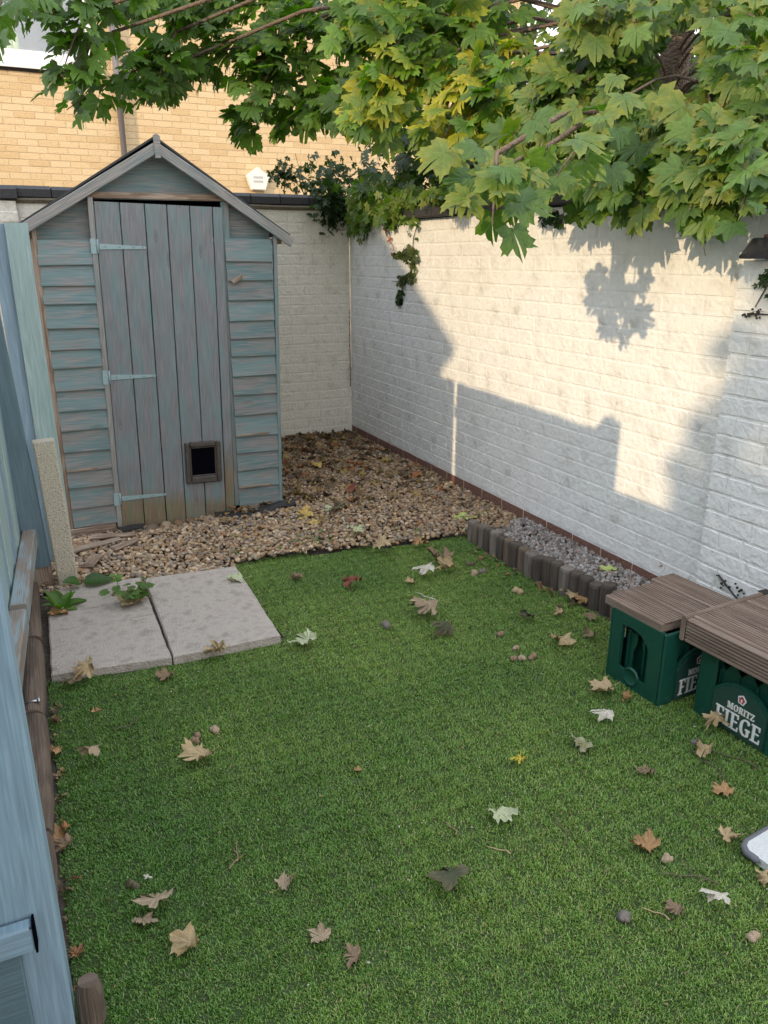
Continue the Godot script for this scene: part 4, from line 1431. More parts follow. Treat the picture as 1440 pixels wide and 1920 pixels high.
	for p in palettes:
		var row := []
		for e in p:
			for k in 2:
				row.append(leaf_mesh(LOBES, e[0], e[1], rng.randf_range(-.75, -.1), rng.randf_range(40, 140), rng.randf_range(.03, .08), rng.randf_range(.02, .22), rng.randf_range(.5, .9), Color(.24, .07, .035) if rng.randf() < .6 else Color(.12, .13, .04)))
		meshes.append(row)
	var leaves := []
	var limb := [V(3.03, 2.0, -3.26), V(3.06, 2.5, -3.25), V(3.1, 3.1, -3.3)]
	for s in sprays:
		var a: Vector3 = s[0]
		var b: Vector3 = s[1]
		var look: int = s[4]
		var size: float = s[3]
		var ctrl := (a + b) / 2 + Vector3.UP * a.distance_to(b) * .16
		var axis := b - a
		var outw := V(axis.x, 0, axis.z)
		outw = outw.normalized() if outw.length() > .05 else V(-.8, 0, .6)
		var pts := []
		for i in 7:
			var f := i / 6.0
			pts.append(a.lerp(ctrl, f).lerp(ctrl.lerp(b, f), f))
		var st := begin(true)
		var root := V(3.05, clampf(a.y - .1, 1.9, 3.3), -3.27)
		if look != 4 or a.distance_to(root) < 1.6:
			var dist := root.distance_to(a)
			tube_into(st, [root, root.lerp(a, .35) + Vector3.UP * .10 * dist, root.lerp(a, .7) + Vector3.UP * .08 * dist, a], .005 + .003 * dist, .009, 7)
		tube_into(st, pts, .008, .0025, 6)
		part(t, "branch", done(st), M.bark)
		for i in int(s[2] * 3.3):
			var f: float = .12 + .88 * (i + rng.randf()) / (s[2] * 3.3)
			var p: Vector3 = a.lerp(ctrl, f).lerp(ctrl.lerp(b, f), f)
			var r: float = size * (1.5 if look != 4 else 3.2) * (1.15 - .45 * f)
			var side := V(rng.randf_range(-1, 1), rng.randf_range(-.7, .7), rng.randf_range(-1, 1))
			p += side * r
			var tip := outw * rng.randf_range(.1, .8) + Vector3.DOWN * rng.randf_range(.35, 1.1) + side * .7
			var nor := V(-.55, .55, .60) * rng.randf_range(.5, 1.3) + V(rng.randf_range(-1, 1), rng.randf_range(-.5, 1), rng.randf_range(-1, 1)) * .62
			if look == 3:
				nor = V(-.1, 1.0, .25) + V(rng.randf_range(-1, 1), rng.randf_range(-.4, .4), rng.randf_range(-1, 1)) * .8
				tip = outw * rng.randf_range(.2, 1.0) + Vector3.DOWN * rng.randf_range(.3, .9) + side * .8
			var k := size * rng.randf_range(.50, 1.12)
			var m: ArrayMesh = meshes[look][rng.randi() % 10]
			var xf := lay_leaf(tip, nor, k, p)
			var c := xf * V(0, .4, 0)
			if c.x > 2.40 and c.y < 1.80 or (c.y < 1.84 and c.z < -5.8): continue
			var v := seen(c)
			if v.x > .852 and v.x < .920 and v.y > .022 and v.y < .102 and v.z < 3.68: continue
			var shown := k / v.z if v.x > -.03 and v.x < 1.03 and v.y > -.03 and v.y < .5 else 0.0
			leaves.append([shown, m, xf])
	leaves.sort_custom(func(p, q): return p[0] > q[0])
	var rest := SurfaceTool.new()
	rest.begin(Mesh.PRIMITIVE_TRIANGLES)
	for i in leaves.size():
		if i < 300:
			part(t, "leaf", leaves[i][1], M.leaf, leaves[i][2])
		else:
			rest.append_from(leaves[i][1], 0, leaves[i][2])
	part(t, "crown", rest.commit(), M.leaf).set_meta("kind", "stuff")


# A heap of small leaves on stems: pts are centres with a reach; those nearest the eye are leaves of their own.
func climber(called: String, label: String, category: String, pts: Array, count: int, size: float, cols: Array, stems: Array, keep: int, face: Vector3) -> Node3D:
	var t := thing(called, label, category)
	var ms := []
	for c in cols:
		for k in 2:
			ms.append(leaf_mesh(IVY, c, c * 1.15, rng.randf_range(-.8, .2), rng.randf_range(0, 180), .05, .1, .5, Color(.14, .10, .05), false))
	var all := []
	for i in count:
		var e: Array = pts[rng.randi() % pts.size()]
		var d := V(rng.randfn(), rng.randfn(), rng.randfn()) * .5
		var p: Vector3 = e[0] + V(d.x * e[1].x, d.y * e[1].y, d.z * e[1].z)
		var xf := lay_leaf(V(rng.randf_range(-1, 1), rng.randf_range(-1.4, .3), rng.randf_range(-1, 1)), face + V(rng.randf_range(-1, 1), rng.randf_range(-1, 1), rng.randf_range(-1, 1)) * .7, size * rng.randf_range(.6, 1.25), p)
		all.append([seen(p).z, ms[rng.randi() % ms.size()], xf])
	all.sort_custom(func(a, b): return a[0] < b[0])
	var rest := SurfaceTool.new()
	rest.begin(Mesh.PRIMITIVE_TRIANGLES)
	for i in all.size():
		if i < keep: part(t, "leaf", all[i][1], M.leaf, all[i][2])
		else: rest.append_from(all[i][1], 0, all[i][2])
	if all.size() > keep:
		part(t, "foliage", rest.commit(), M.leaf).set_meta("kind", "stuff")
	for s in stems:
		var st := begin(true)
		tube_into(st, s, .005, .002, 5)
		part(t, "stem", done(st), M.bark)
	return t


func build_climbers():
	var lit := [Color(.17, .28, .05), Color(.22, .33, .065), Color(.13, .23, .04), Color(.28, .33, .08)]
	var deep := [Color(.030, .068, .018), Color(.042, .088, .022), Color(.06, .115, .03)]
	var olive := [Color(.085, .14, .045), Color(.11, .16, .05), Color(.15, .17, .05), Color(.06, .10, .035)]
	climber("wall_ivy", "bright ivy spilling along the top of the right wall near the corner", "ivy", [[V(2.42, 1.84, -5.55), V(.12, .14, .35)], [V(2.41, 1.73, -5.15), V(.08, .08, .40)], [V(2.46, 1.80, -4.75), V(.10, .06, .40)], [V(2.40, 1.70, -5.65), V(.07, .09, .2)], [V(2.46, 1.79, -4.3), V(.10, .05, .35)]], 900, .055, lit, [[V(2.45, 1.76, -5.8), V(2.40, 1.77, -5.2), V(2.44, 1.76, -4.2)]], 120, V(-.5, .5, .6))
	climber("corner_ivy", "dark ivy hanging over the wall corner behind the shed", "ivy", [[V(2.35, 1.98, -6.05), V(.26, .18, .2)], [V(2.75, 2.05, -5.8), V(.3, .30, .3)], [V(2.28, 1.80, -5.90), V(.14, .16, .06)], [V(3.1, 2.2, -5.4), V(.3, .4, .4)], [V(2.9, 1.9, -5.0), V(.25, .2, .5)], [V(2.8, 2.0, -4.5), V(.2, .25, .5)]], 900, .052, deep, [[V(2.5, 1.5, -6.2), V(2.4, 1.9, -6.05), V(2.2, 2.05, -6.0)]], 60, V(-.3, .6, .5))
	climber("thin_shrub", "thin dark shrub against the sunlit brick left of the corner ivy", "shrub", [[V(2.18, 2.02, -6.25), V(.18, .13, .1)], [V(2.36, 2.04, -6.2), V(.2, .16, .1)], [V(2.02, 2.06, -6.25), V(.09, .08, .06)]], 230, .038, deep, [[V(2.2, 1.2, -6.3), V(2.22, 1.8, -6.27), V(2.12, 2.10, -6.25), V(1.96, 2.16, -6.25)], [V(2.2, 1.4, -6.3), V(2.2, 1.9, -6.25), V(2.1, 2.2, -6.2)], [V(2.3, 1.7, -6.27), V(2.16, 1.95, -6.25), V(2.04, 2.08, -6.25)]], 80, V(-.3, .5, .6))
	climber("ivy_sprig", "upper ivy sprig clinging to the sunlit edge of the right wall", "ivy", [[V(2.42, 1.50, -4.85), V(.018, .07, .10)], [V(2.42, 1.42, -4.80), V(.016, .07, .08)], [V(2.425, 1.46, -5.00), V(.01, .025, .12)]], 64, .038, olive, [[V(2.435, 1.68, -4.75), V(2.432, 1.56, -4.82), V(2.432, 1.40, -4.84)], [V(2.432, 1.48, -4.84), V(2.43, 1.45, -5.08)]], 60, V(-1, .3, .4))
	climber("ivy_sprig", "middle ivy sprig on the right wall below the upper one", "ivy", [[V(2.425, 1.29, -4.98), V(.010, .025, .12)], [V(2.425, 1.32, -4.84), V(.014, .06, .06)]], 42, .042, olive, [[V(2.432, 1.40, -4.84), V(2.43, 1.28, -4.88), V(2.43, 1.28, -5.14)]], 40, V(-1, .3, .4))
	climber("ivy_sprig", "lowest dark ivy sprig on the shaded part of the right wall", "ivy", [[V(2.428, 1.17, -5.02), V(.008, .05, .04)]], 20, .042, deep, [[V(2.432, 1.24, -4.98), V(2.43, 1.12, -5.04)]], 40, V(-1, .3, .4))
	climber("ivy_sprig", "short ivy sprig on the rough wall at the right border", "ivy", [[V(2.345, 1.36, -1.96), V(.008, .03, .03)], [V(2.345, 1.33, -1.90), V(.008, .03, .03)]], 24, .026, deep, [[V(2.354, 1.42, -1.90), V(2.35, 1.36, -1.95), V(2.35, 1.28, -1.99)]], 40, V(-1, .3, .4))
	climber("creeper_sprig", "leafy creeper tip with a rust coloured leaf below the right end of the overhang", "creeper", [[V(2.36, 1.60, -2.30), V(.03, .05, .05)], [V(2.37, 1.56, -2.36), V(.02, .04, .04)]], 22, .030, olive, [[V(2.42, 1.70, -2.2), V(2.38, 1.62, -2.28), V(2.37, 1.52, -2.40)]], 40, V(-1, .4, .4))
	climber("ivy_sprig", "small dark ivy tuft hanging behind the maple leaves on the right wall", "ivy", [[V(2.41, 1.63, -3.25), V(.02, .06, .10)], [V(2.41, 1.66, -3.05), V(.02, .04, .10)]], 60, .034, deep, [[V(2.43, 1.74, -3.2), V(2.42, 1.60, -3.22)]], 60, V(-1, .3, .4))
	# dry red-brown creeper strands under the coping, and dead roots on the paint
	var strands := [["rust coloured creeper strand drying on the wall below the ivy", [V(2.432, 1.68, -5.28), V(2.43, 1.60, -5.25), V(2.431, 1.52, -5.14), V(2.43, 1.46, -5.10)], Color(.42, .14, .04)], ["dry brown creeper bit in the wall corner", [V(2.30, 1.655, -5.94), V(2.37, 1.64, -5.94), V(2.425, 1.66, -5.925), V(2.425, 1.56, -5.93)], Color(.16, .07, .04)], ["dangling bare creeper strand beside the maple shadow", [V(2.432, 1.66, -3.62), V(2.428, 1.58, -3.66), V(2.43, 1.47, -3.70)], Color(.3, .27, .22)], ["thin bare stalk hanging near the right end of the wall", [V(2.42, 1.60, -2.36), V(2.41, 1.52, -2.33), V(2.42, 1.45, -2.31)], Color(.3, .22, .15)]]
	for e in strands:
		var t := thing("creeper_strand", e[0], "creeper")
		var st := begin(true)
		tube_into(st, e[1], .004, .0015, 5, e[2])
		part(t, "stem", done(st), M.twig)
		for i in (9 if e[2].r > .3 and e[2].g < .2 else 3):
			var p: Vector3 = e[1][0].lerp(e[1][-1], rng.randf()) + V(-.006, rng.randf_range(-.02, .02), rng.randf_range(-.03, .03))
			part(t, "dry_leaf", leaf_mesh(IVY, e[2], e[2] * 1.2, 1.4, rng.randf_range(0, 180), .1, .1, 0.0, Color.WHITE, false), M.dry, lay_leaf(V(rng.randf_range(-.3, .3), -1, rng.randf_range(-1, 1)), V(-1, .2, .4), rng.randf_range(.014, .026), p))
	var roots := [["dark dead rootlets along the corner where the two white walls meet", V(2.425, .42, -5.935), -.0, .62], ["dark bare root crack with black berries low on the rough wall", V(2.352, .265, -1.98), .30, -.16], ["dead rootlets on the rough wall below the ivy sprig", V(2.352, 1.255, -2.02), .13, .005]]
	for e in roots:
		var t := thing("dead_roots", e[0], "roots")
		var st := begin(true)
		var p: Vector3 = e[1]
		tube_into(st, [p, p + V(.002, e[3] * .35, e[2] * .3), p + V(.0, e[3] * .6, e[2] * .66), p + V(.003, e[3], e[2])], .004, .002, 5, Color(.05, .04, .035))
		part(t, "stem", done(st), M.twig)
		for i in 14:
			var q := p + V(-.004, rng.randf_range(-.022, .022) + e[3] * (.15 if absf(e[2]) > .01 else rng.randf()), rng.randf_range(-.02, e[2] * .45) if absf(e[2]) > .01 else rng.randf_range(0, .012))
			part(t, "berry", pebble(.06), M.dark, Transform3D(Basis.from_scale(Vector3.ONE * rng.randf_range(.003, .0065)), q))


# ---------------------------------------------------------------- small plants

func strap_leaf(length: float, width: float, curl: float, c: Color) -> ArrayMesh:   # an oval blade growing along +y
	var st := begin(true)
	var rows := []
	for j in 7:
		var f := j / 6.0
		var w := width * sin(PI * pow(f, .75) * .96 + .06) * .5
		var a := curl * f
		var cx := length * (sin(a) / curl)
		var cz := -length * (1.0 - cos(a)) / curl
		var row := []
		for i in 5:
			var s := (i - 2) / 2.0
			row.append(V(w * s, cx, cz + absf(s) * w * .35))
		rows.append(row)
	for j in 6:
		for i in 4:
			quad2(st, rows[j][i], rows[j][i + 1], rows[j + 1][i + 1], rows[j + 1][i], V2(.5, .7), V2(.5, .7), V2(.5, .6), V2(.5, .6), c * (1.15 if i in [1, 2] else 1.0), c * (1.25 if i in [1, 2] else 1.05))
	return done(st)


func build_plants():
	var a := thing("leafy_plant", "bright green upright leafy plant beside the left log edging", "plant", V(-.005, .03, -3.27))
	for i in 13:
		var ang := TAU * i / 13.0 + rng.randf_range(-.3, .3)
		var lift := rng.randf_range(.35, 1.2)
		var d := V(cos(ang), 0, sin(ang)) * (.8 if d_ok(ang) else .35)
		part(a, "leaf", strap_leaf(rng.randf_range(.075, .125), rng.randf_range(.034, .050), rng.randf_range(.5, 1.2), Color(.11, .22, .035) * rng.randf_range(.8, 1.25)), M.leaf, lay_leaf(d + Vector3.UP * lift, Vector3.UP - d * lift + V(0, 0, .2), 1.0, d * .012))
	var b := thing("broad_leaf_plant", "single broad dark leaf lying at the foot of the concrete stub", "plant", V(.10, .05, -3.47))
	part(b, "leaf", strap_leaf(.135, .085, .5, Color(.06, .13, .03)), M.leaf, lay_leaf(V(1, .16, .12), V(0, 1, .3), 1.0, Vector3.ZERO))
	part(b, "leaf", strap_leaf(.085, .06, .7, Color(.07, .15, .03)), M.leaf, lay_leaf(V(-.6, .5, .3), V(.2, 1, .4), 1.0, V(-.01, 0, 0)))
	var g := thing("lobed_plant", "low plant with rounded lobed leaves growing on the slab joint", "plant", V(.27, .04, -3.19))
	var round := []
	for i in 24:
		round.append([7.3 * i, (.62 if i % 4 == 0 else .74) * (1.0 - .25 * float(i > 21))])
	for i in 20:
		var ang := rng.randf() * TAU
		var reach := rng.randf_range(.015, .085)
		var h := rng.randf_range(.03, .085)
		var p := V(cos(ang) * reach * 1.25, h, sin(ang) * reach * .8)
		part(g, "leaf", leaf_mesh(round, Color(.13, .24, .05), Color(.16, .27, .06), rng.randf_range(-.5, .5), rng.randf() * 180, .06, -.12, 0.0, Color.WHITE, false), M.leaf, lay_leaf(V(cos(ang), -.2, sin(ang)), V(cos(ang) * .5, 1, sin(ang) * .5 + .25), rng.randf_range(.020, .034), p))
		var st := begin(true)
		tube_into(st, [V(0, 0, 0), p * .5 + V(0, .008, 0), p], .0014, .001, 4, Color(.22, .24, .10))
		part(g, "stalk", done(st), M.twig)
	var sp := thing("seedling", "tall seedling with two round leaves behind the lobed plant", "plant", V(.235, .03, -3.33))
	for i in 4:
		part(sp, "leaf", strap_leaf(.034, .030, .5, Color(.13, .25, .045)), M.leaf, lay_leaf(V([-1, 1, -.4, .6][i], .3, [.2, .1, .8, -.6][i]), V(0, 1, .4), 1.0, V(0, .085 - .01 * i, 0)))
	var s2 := begin(true)
	tube_into(s2, [V(0, -.02, 0), V(.004, .04, 0), V(0, .09, 0)], .002, .0012, 4, Color(.2, .26, .09))
	part(sp, "stalk", done(s2), M.twig)
	var weeds := thing("clover_weeds", "tiny green weeds along the edge between pebbles and turf", "weeds")
	weeds.set_meta("kind", "stuff")
	var wm := leaf_mesh(IVY, Color(.16, .27, .06), Color(.2, .3, .08), .3, 20, .05, .05, .4, Color(.15, .2, .06), false)
	var xf := []
	for i in 120:
		var c: Array = [[1.14, -3.56], [1.30, -3.53], [1.22, -3.62], [1.56, -3.50], [1.80, -3.47], [.86, -3.55]][rng.randi() % 6]
		xf.append(lay_leaf(V(rng.randf_range(-1, 1), .2, rng.randf_range(-1, 1)), V(rng.randf_range(-.5, .5), 1, rng.randf_range(-.2, .7)), rng.randf_range(.008, .017), V(c[0] + rng.randfn() * .06, rng.randf_range(.03, .055), c[1] + rng.randfn() * .03)))
	scatter(weeds, "leaves", wm, M.leaf, xf)


func d_ok(ang: float) -> bool:
	return cos(ang) > -.5


# ---------------------------------------------------------------- fallen leaves and other litter

func build_litter():
	var tints := [Color.WHITE, Color(0.499, 0.365, 0.203), Color(0.284, 0.189, 0.115), Color(.43, .32, .21), Color(.46, .26, .115), Color(0.540, 0.567, 0.351), Color(0.700, 0.567, 0.068), Color(0.270, 0.270, 0.108), Color(0.621, 0.567, 0.486), Color(0.135, 0.115, 0.061), Color(0.270, 0.081, 0.047), Color(0.513, 0.581, 0.189), Color(0.675, 0.472, 0.149)]
	# x, height, z, width, kind, tint, turn, label
	var list := [
		[0.839, .02, -2.580, 0.117, "leaf", 5, 20, "pale green curled leaf on the turf beside the slab corner"],
		[0.491, .02, -2.614, 0.080, "crumple", 1, 60, "crumpled tan leaf against the front edge of the right slab"],
		[0.302, .02, -2.523, 0.069, "roll", 2, 140, "rolled brown leaf on the turf below the gap between the slabs"],
		[0.027, .03, -2.647, 0.084, "crumple", 1, 80, "crumpled tan leaf leaning on the front of the left slab"],
		[0.002, .02, -2.606, 0.075, "leaf", 2, 200, "tan leaf under the crumpled one at the left slab front"],
		[0.294, .02, -1.997, 0.124, "leaf", 1, 100, "large tan leaf with long stalk, left of the middle of the turf"],
		[0.012, .02, -2.135, 0.067, "roll", 3, 95, "rolled pink brown leaf near the left log edging"],
		[0.725, .02, -1.771, 0.028, "leaf", 4, 10, "tiny orange leaf scrap alone in the middle of the turf"],
		[1.177, .02, -1.604, 0.041, "crumple", 6, 0, "small bright yellow leaf on the turf"],
		[1.387, .02, -1.589, 0.085, "leaf", 7, 90, "half green half brown curled leaf in front of the crates"],
		[1.649, .02, -1.805, 0.111, "leaf", 1, 70, "large dry tan leaf close to the left crate"],
		[1.695, .02, -1.736, 0.051, "roll", 4, 80, "red brown leaf touching the left crate base"],
		[1.541, .02, -1.674, 0.066, "roll", 8, 70, "whitish rolled leaf in front of the left crate"],
		[1.746, .02, -2.129, 0.111, "leaf", 1, 170, "tan star shaped leaf with stalk, left of the left crate"],
		[1.873, .02, -2.133, 0.071, "roll", 2, 110, "dark edged brown leaf just left of the left crate"],
		[1.001, .02, -1.407, 0.086, "leaf", 5, 185, "pale grey green leaf with long stalk lying on the near turf"],
		[1.273, .02, -1.184, 0.090, "leaf", 4, 0, "orange brown leaf with pointed lobes on the near right turf"],
		[1.503, .02, -1.099, 0.075, "leaf", 1, 250, "tan triangular leaf with stalk beside the white mat"],
		[0.757, .015, -1.290, 0.103, "leaf", 9, 20, "dark olive brown leaf lying flat on the near turf"],
		[0.409, .02, -1.439, 0.062, "leaf", 3, 290, "greyish curled leaf on the near turf left of the dark one"],
		[0.097, .02, -1.508, 0.089, "leaf", 3, 30, "big pink brown leaf near the blue post"],
		[0.077, .02, -1.456, 0.055, "leaf", 3, 190, "smaller pink brown leaf overlapping the big one near the blue post"],
		[0.133, .02, -1.356, 0.074, "roll", 1, 100, "wavy tan leaf nearest the blue post foot"],
		[0.421, .02, -1.269, 0.057, "leaf", 3, 40, "pink brown half leaf at the front of the turf"],
		[0.465, .02, -1.188, 0.055, "leaf", 2, 75, "brown leaf at the very front of the turf"],
		[1.283, .02, -0.962, 0.062, "roll", 8, 60, "pale translucent curled leaf below the white mat"],
		[1.185, .02, -0.991, 0.044, "crumple", 2, 30, "crumpled two tone leaf on the near right turf"],
		[1.627, .02, -1.258, 0.067, "leaf", 4, 15, "orange heart shaped leaf in front of the right crate"],
		[1.842, .02, -1.489, 0.068, "crumple", 1, 110, "dry tan leaf pressed against the right crate"],
		[1.708, .02, -1.397, 0.078, "roll", 1, 120, "long tan curled leaf in front of the right crate"],
		[1.490, .02, -1.410, 0.044, "crumple", 2, 0, "small dry leaf scrap between crates and near turf"],
		[1.363, .02, -2.587, 0.103, "crumple", 3, 85, "crumpled pink brown leaf in the middle of the far turf"],
		[1.347, .02, -2.410, 0.098, "roll", 9, 80, "dark brown curled leaf in the middle of the turf"],
		[1.678, .02, -2.980, 0.107, "roll", 1, 85, "tan boat shaped leaf on the far turf"],
		[1.727, .02, -3.108, 0.106, "crumple", 2, 0, "crumpled brown leaf at the far end of the turf"],
		[1.472, .02, -2.921, 0.064, "leaf", 1, 80, "small tan oval leaf on the far turf"],
		[1.558, .02, -2.964, 0.095, "roll", 8, 75, "grey rolled leaf on the far turf"],
		[1.214, .02, -3.000, 0.078, "crumple", 10, 0, "dark red leaf on the far turf"],
		[1.007, .02, -3.190, 0.060, "roll", 2, 60, "small brown leaf near the turf's back left corner"],
		[2.051, .02, -2.550, 0.072, "crumple", 2, 50, "brown leaf at the foot of the log edging"],
		[2.044, .02, -2.465, 0.061, "crumple", 1, 0, "tan leaf at the foot of the log edging"],
		[2.039, .02, -2.407, 0.055, "roll", 4, 70, "orange leaf at the foot of the log edging"],
		[0.723, .045, -3.230, 0.107, "leaf", 5, 80, "pale green leaf on the back corner of the right slab"],
		[0.260, .05, -3.179, 0.146, "leaf", 1, 80, "dry tan leaf under the lobed plant on the slab"],
		[-0.024, .05, -3.196, 0.093, "leaf", 4, 100, "orange brown leaf below the upright green plant"],
		[-0.093, .02, -1.838, 0.066, "roll", 4, 20, "orange leaf standing against the left log edging"],
		[-0.078, .02, -1.781, 0.049, "roll", 2, 110, "brown leaf just below the orange one at the log edging"],
		[-0.081, .02, -2.227, 0.045, "crumple", 4, 0, "red brown leaf scrap at the left log edging"],
		[1.456, .02, -0.972, 0.044, "crumple", 1, 0, "tan leaf against the front of the white mat"],
		[0.057, .02, -2.401, 0.028, "crumple", 4, 0, "tiny orange scrap near the left log edging"],
		[0.105, .02, -1.601, 0.023, "leaf", 8, 0, "tiny pale square scrap above the big pink brown leaf"],
		[1.752, .02, -2.396, 0.058, "crumple", 9, 0, "dark crumpled leaf on the turf right of the middle"],
		[1.895, .02, -2.369, 0.049, "roll", 1, 70, "small tan leaf left of the crate among three"],
		[1.995, .02, -2.268, 0.066, "leaf", 2, 200, "brown curled leaf between the log edging and the left crate"],
		[2.083, .02, -2.429, 0.047, "leaf", 1, 200, "tan upright leaf scrap near the end of the log edging"],
		[2.143, .035, -3.569, 0.158, "leaf", 11, 80, "yellow green leaf on the gravel beside the first log"],
		[1.330, .035, -3.985, 0.141, "leaf", 12, 60, "yellow leaf on the gravel right of the shed corner"],
		[1.489, .035, -3.976, 0.136, "leaf", 5, 80, "pale leaf on the gravel right of the yellow one"],
		[1.348, .035, -3.805, 0.106, "leaf", 12, 150, "golden leaf on the gravel below the yellow one"],
		[1.467, .035, -3.562, 0.114, "leaf", 5, 85, "grey green leaf on the gravel near the turf"],
		[1.503, .03, -3.343, 0.125, "leaf", 1, 90, "pale tan leaf on the boundary of gravel and turf"],
		[1.728, .03, -3.324, 0.078, "crumple", 4, 0, "orange leaf on the gravel edge by the turf"],
		[1.706, .035, -4.938, 0.164, "leaf", 12, 80, "golden leaf on the far gravel beside the shed wall"],
		[2.186, .14, -2.418, 0.093, "leaf", 11, 80, "lime leaf on the grey chippings behind the logs"],
		[1.762, .035, -4.294, 0.081, "crumple", 10, 0, "rust red leaf in the middle of the gravel"],
		[2.453, .14, -2.356, 0.047, "crumple", 4, 0, "orange leaf at the far end of the chippings"],
		[0.328, .012, -2.126, 0.040, "lump", 2, 70, "left one of two brown seed lumps on the left turf"],
		[0.389, .012, -2.145, 0.041, "lump", 3, 60, "right one of two brown seed lumps on the left turf"],
		[1.198, .012, -2.577, 0.061, "lump", 8, 80, "grey seed lump left of the middle of the turf"],
		[1.573, .012, -2.196, 0.041, "lump", 3, 10, "single brown seed lump above a pair right of the middle"],
		[1.522, .012, -2.138, 0.036, "lump", 2, 40, "left lump of the pair right of the middle of the turf"],
		[1.547, .012, -2.122, 0.036, "lump", 3, 90, "right lump of the pair right of the middle of the turf"],
		[1.592, .012, -2.110, 0.036, "lump", 2, 20, "small brown lump to the right of the pair"],
		[1.854, .012, -2.898, 0.051, "lump", 8, 20, "grey lump on the far turf near the first logs"],
		[1.800, .012, -2.902, 0.051, "lump", 3, 0, "pink brown lump on the far turf near the first logs"],
		[1.848, .012, -3.012, 0.047, "lump", 9, 0, "dark lump on the far turf near the first logs"],
		[1.584, .012, -2.318, 0.038, "lump", 2, 0, "tiny brown lump above the seed lumps right of the middle"],
		[1.882, .012, -2.634, 0.053, "lump", 1, 0, "pale brown lump between the far turf and the log edging"],
		[1.075, .012, -1.021, 0.041, "lump", 8, 0, "dark grey lump on the near right turf"],
		[1.301, .012, -0.861, 0.040, "lump", 3, 0, "brown lump at the right border of the near turf"],
		[1.301, .012, -1.124, 0.035, "lump", 3, 0, "pinkish lump beside the orange brown leaf"],
		[0.066, .012, -1.593, 0.033, "lump", 9, 0, "dark lump above the big pink brown leaf"],
		[1.741, .012, -1.454, 0.037, "lump", 8, 0, "whitish pink lump in front of the right crate"],
		[1.475, .01, -2.751, 0.142, "twig", 8, 100, "pale lichen covered twig on the far turf"],
		[1.118, .01, -1.317, 0.113, "twig", 9, 65, "dark thin twig on the near turf right of the pale leaf"],
		[1.681, .01, -1.345, 0.174, "twig", 9, 75, "long dark twig in front of the right crate"],
		[1.778, .01, -1.345, 0.145, "twig", 9, 110, "dark twig leaning towards the right crate corner"],
		[1.296, .01, -1.048, 0.143, "twig", 9, 140, "long dark stalk between orange brown leaf and pale curled leaf"],
		[0.314, .01, -1.586, 0.094, "twig", 2, 60, "bent brown twig on the near left turf"],
		[0.144, .01, -2.293, 0.086, "twig", 9, 20, "dark twig on the turf near the left log edging"],
		[0.929, .01, -1.320, 0.060, "twig", 1, 130, "loose yellowish leaf stalk under the pale leaf"],
		[1.150, .01, -1.000, 0.061, "twig", 1, 120, "yellowish leaf stalk beside the crumpled two tone leaf"],
		[1.908, .01, -2.960, 0.104, "twig", 9, 90, "short black twig on the far turf near the logs"],
		[0.858, .01, -1.441, 0.056, "twig", 2, 95, "thin brown twig left of the pale leaf"],
	]
	for e in list:
		var p := V(e[0], e[1], e[2])
		var w: float = e[3]
		var c: Color = tints[e[5]]
		var kind: String = e[4]
		if kind == "lump" and e[5] == 8: c = Color(.20, .17, .145)
		var yaw := Basis(Vector3.UP, deg_to_rad(e[6]))
		if kind == "twig":
			var t := thing("twig", e[7], "twig", p, yaw, "twigs and stalks on the turf")
			var st := begin(true)
			var pts := []
			for i in 6:
				pts.append(V((i / 5.0 - .5) * w, .004 + .004 * sin(i * 1.7), rng.randf_range(-.03, .03) * w + .10 * w * sin(i * .8)))
			tube_into(st, pts, .0022, .0012, 5, c * .8)
			if e[5] != 1:
				for k in 3:
					var q: Vector3 = pts[1 + k]
					tube_into(st, [q, q + V(.12 * w, .006, (.16 if k % 2 else -.16) * w)], .0014, .0007, 4, c * .8)
			part(t, "stem", done(st), M.twig)
			continue
		if kind == "lump":
			var t := thing("seed_lump", e[7], "seed", p, yaw, "small brown seed lumps on the turf")
			var st := begin(true)
			for k in 4:
				var d := V(rng.randf_range(-.5, .5), rng.randf_range(-.1, .3), rng.randf_range(-.3, .3)) * w * .6
				st.append_from(pebble(.14), 0, Transform3D(Basis(Vector3.UP, rng.randf() * 3).scaled(V(1, .8, .8) * w * rng.randf_range(.22, .38)), d))
			part(t, "lump", st.commit(), mat(c * .8, null, .9))
			continue
		var curl := rng.randf_range(.9, 2.0)
		var ruffle := .13
		var fold := rng.randf_range(-.2, .35)
		if kind == "crumple":
			curl = rng.randf_range(1.5, 2.2)
			ruffle = .30
			fold = .5
		elif kind == "roll":
			curl = rng.randf_range(2.4, 3.4)
			ruffle = .10
		var dark := c * .72
		var rim := c
		if e[5] == 7: rim = Color(.40, .36, .26)
		if e[5] == 9: dark = Color(.06, .07, .03)
		var t := thing("fallen_leaf", e[7], "leaf", Vector3.ZERO, Basis(), "fallen leaves on the ground")
		var stalk := rng.randf_range(.5, .9) if kind == "leaf" else (.4 if rng.randf() < .4 else 0.0)
		var m := leaf_mesh(LOBES, c if e[5] != 9 else dark, rim, curl * (1 if rng.randf() < .6 else -1), rng.randf_range(-20, 60) if kind == "leaf" else rng.randf_range(-15, 15), ruffle, fold, stalk, c * .9, true, rng.randf_range(.1, .6))
		var s := w / (1.42 if kind == "leaf" else 1.1)
		var b := yaw * Basis(V(rng.randf_range(-1, 1), 0, rng.randf_range(-1, 1)).normalized(), rng.randf_range(0, .35)) * Basis(V(1, 0, 0), V(0, 0, -1), V(0, 1, 0)) * Basis.from_scale(Vector3.ONE * s)
		var xf := Transform3D(b, p)
		xf.origin -= b * V(0, .38, 0)
		var bb := xf * m.get_aabb()
		xf.origin.y += p.y - .006 - bb.position.y if kind != "leaf" else p.y - .010 - bb.position.y
		t.position = V(p.x, p.y, p.z)
		xf.origin -= t.position
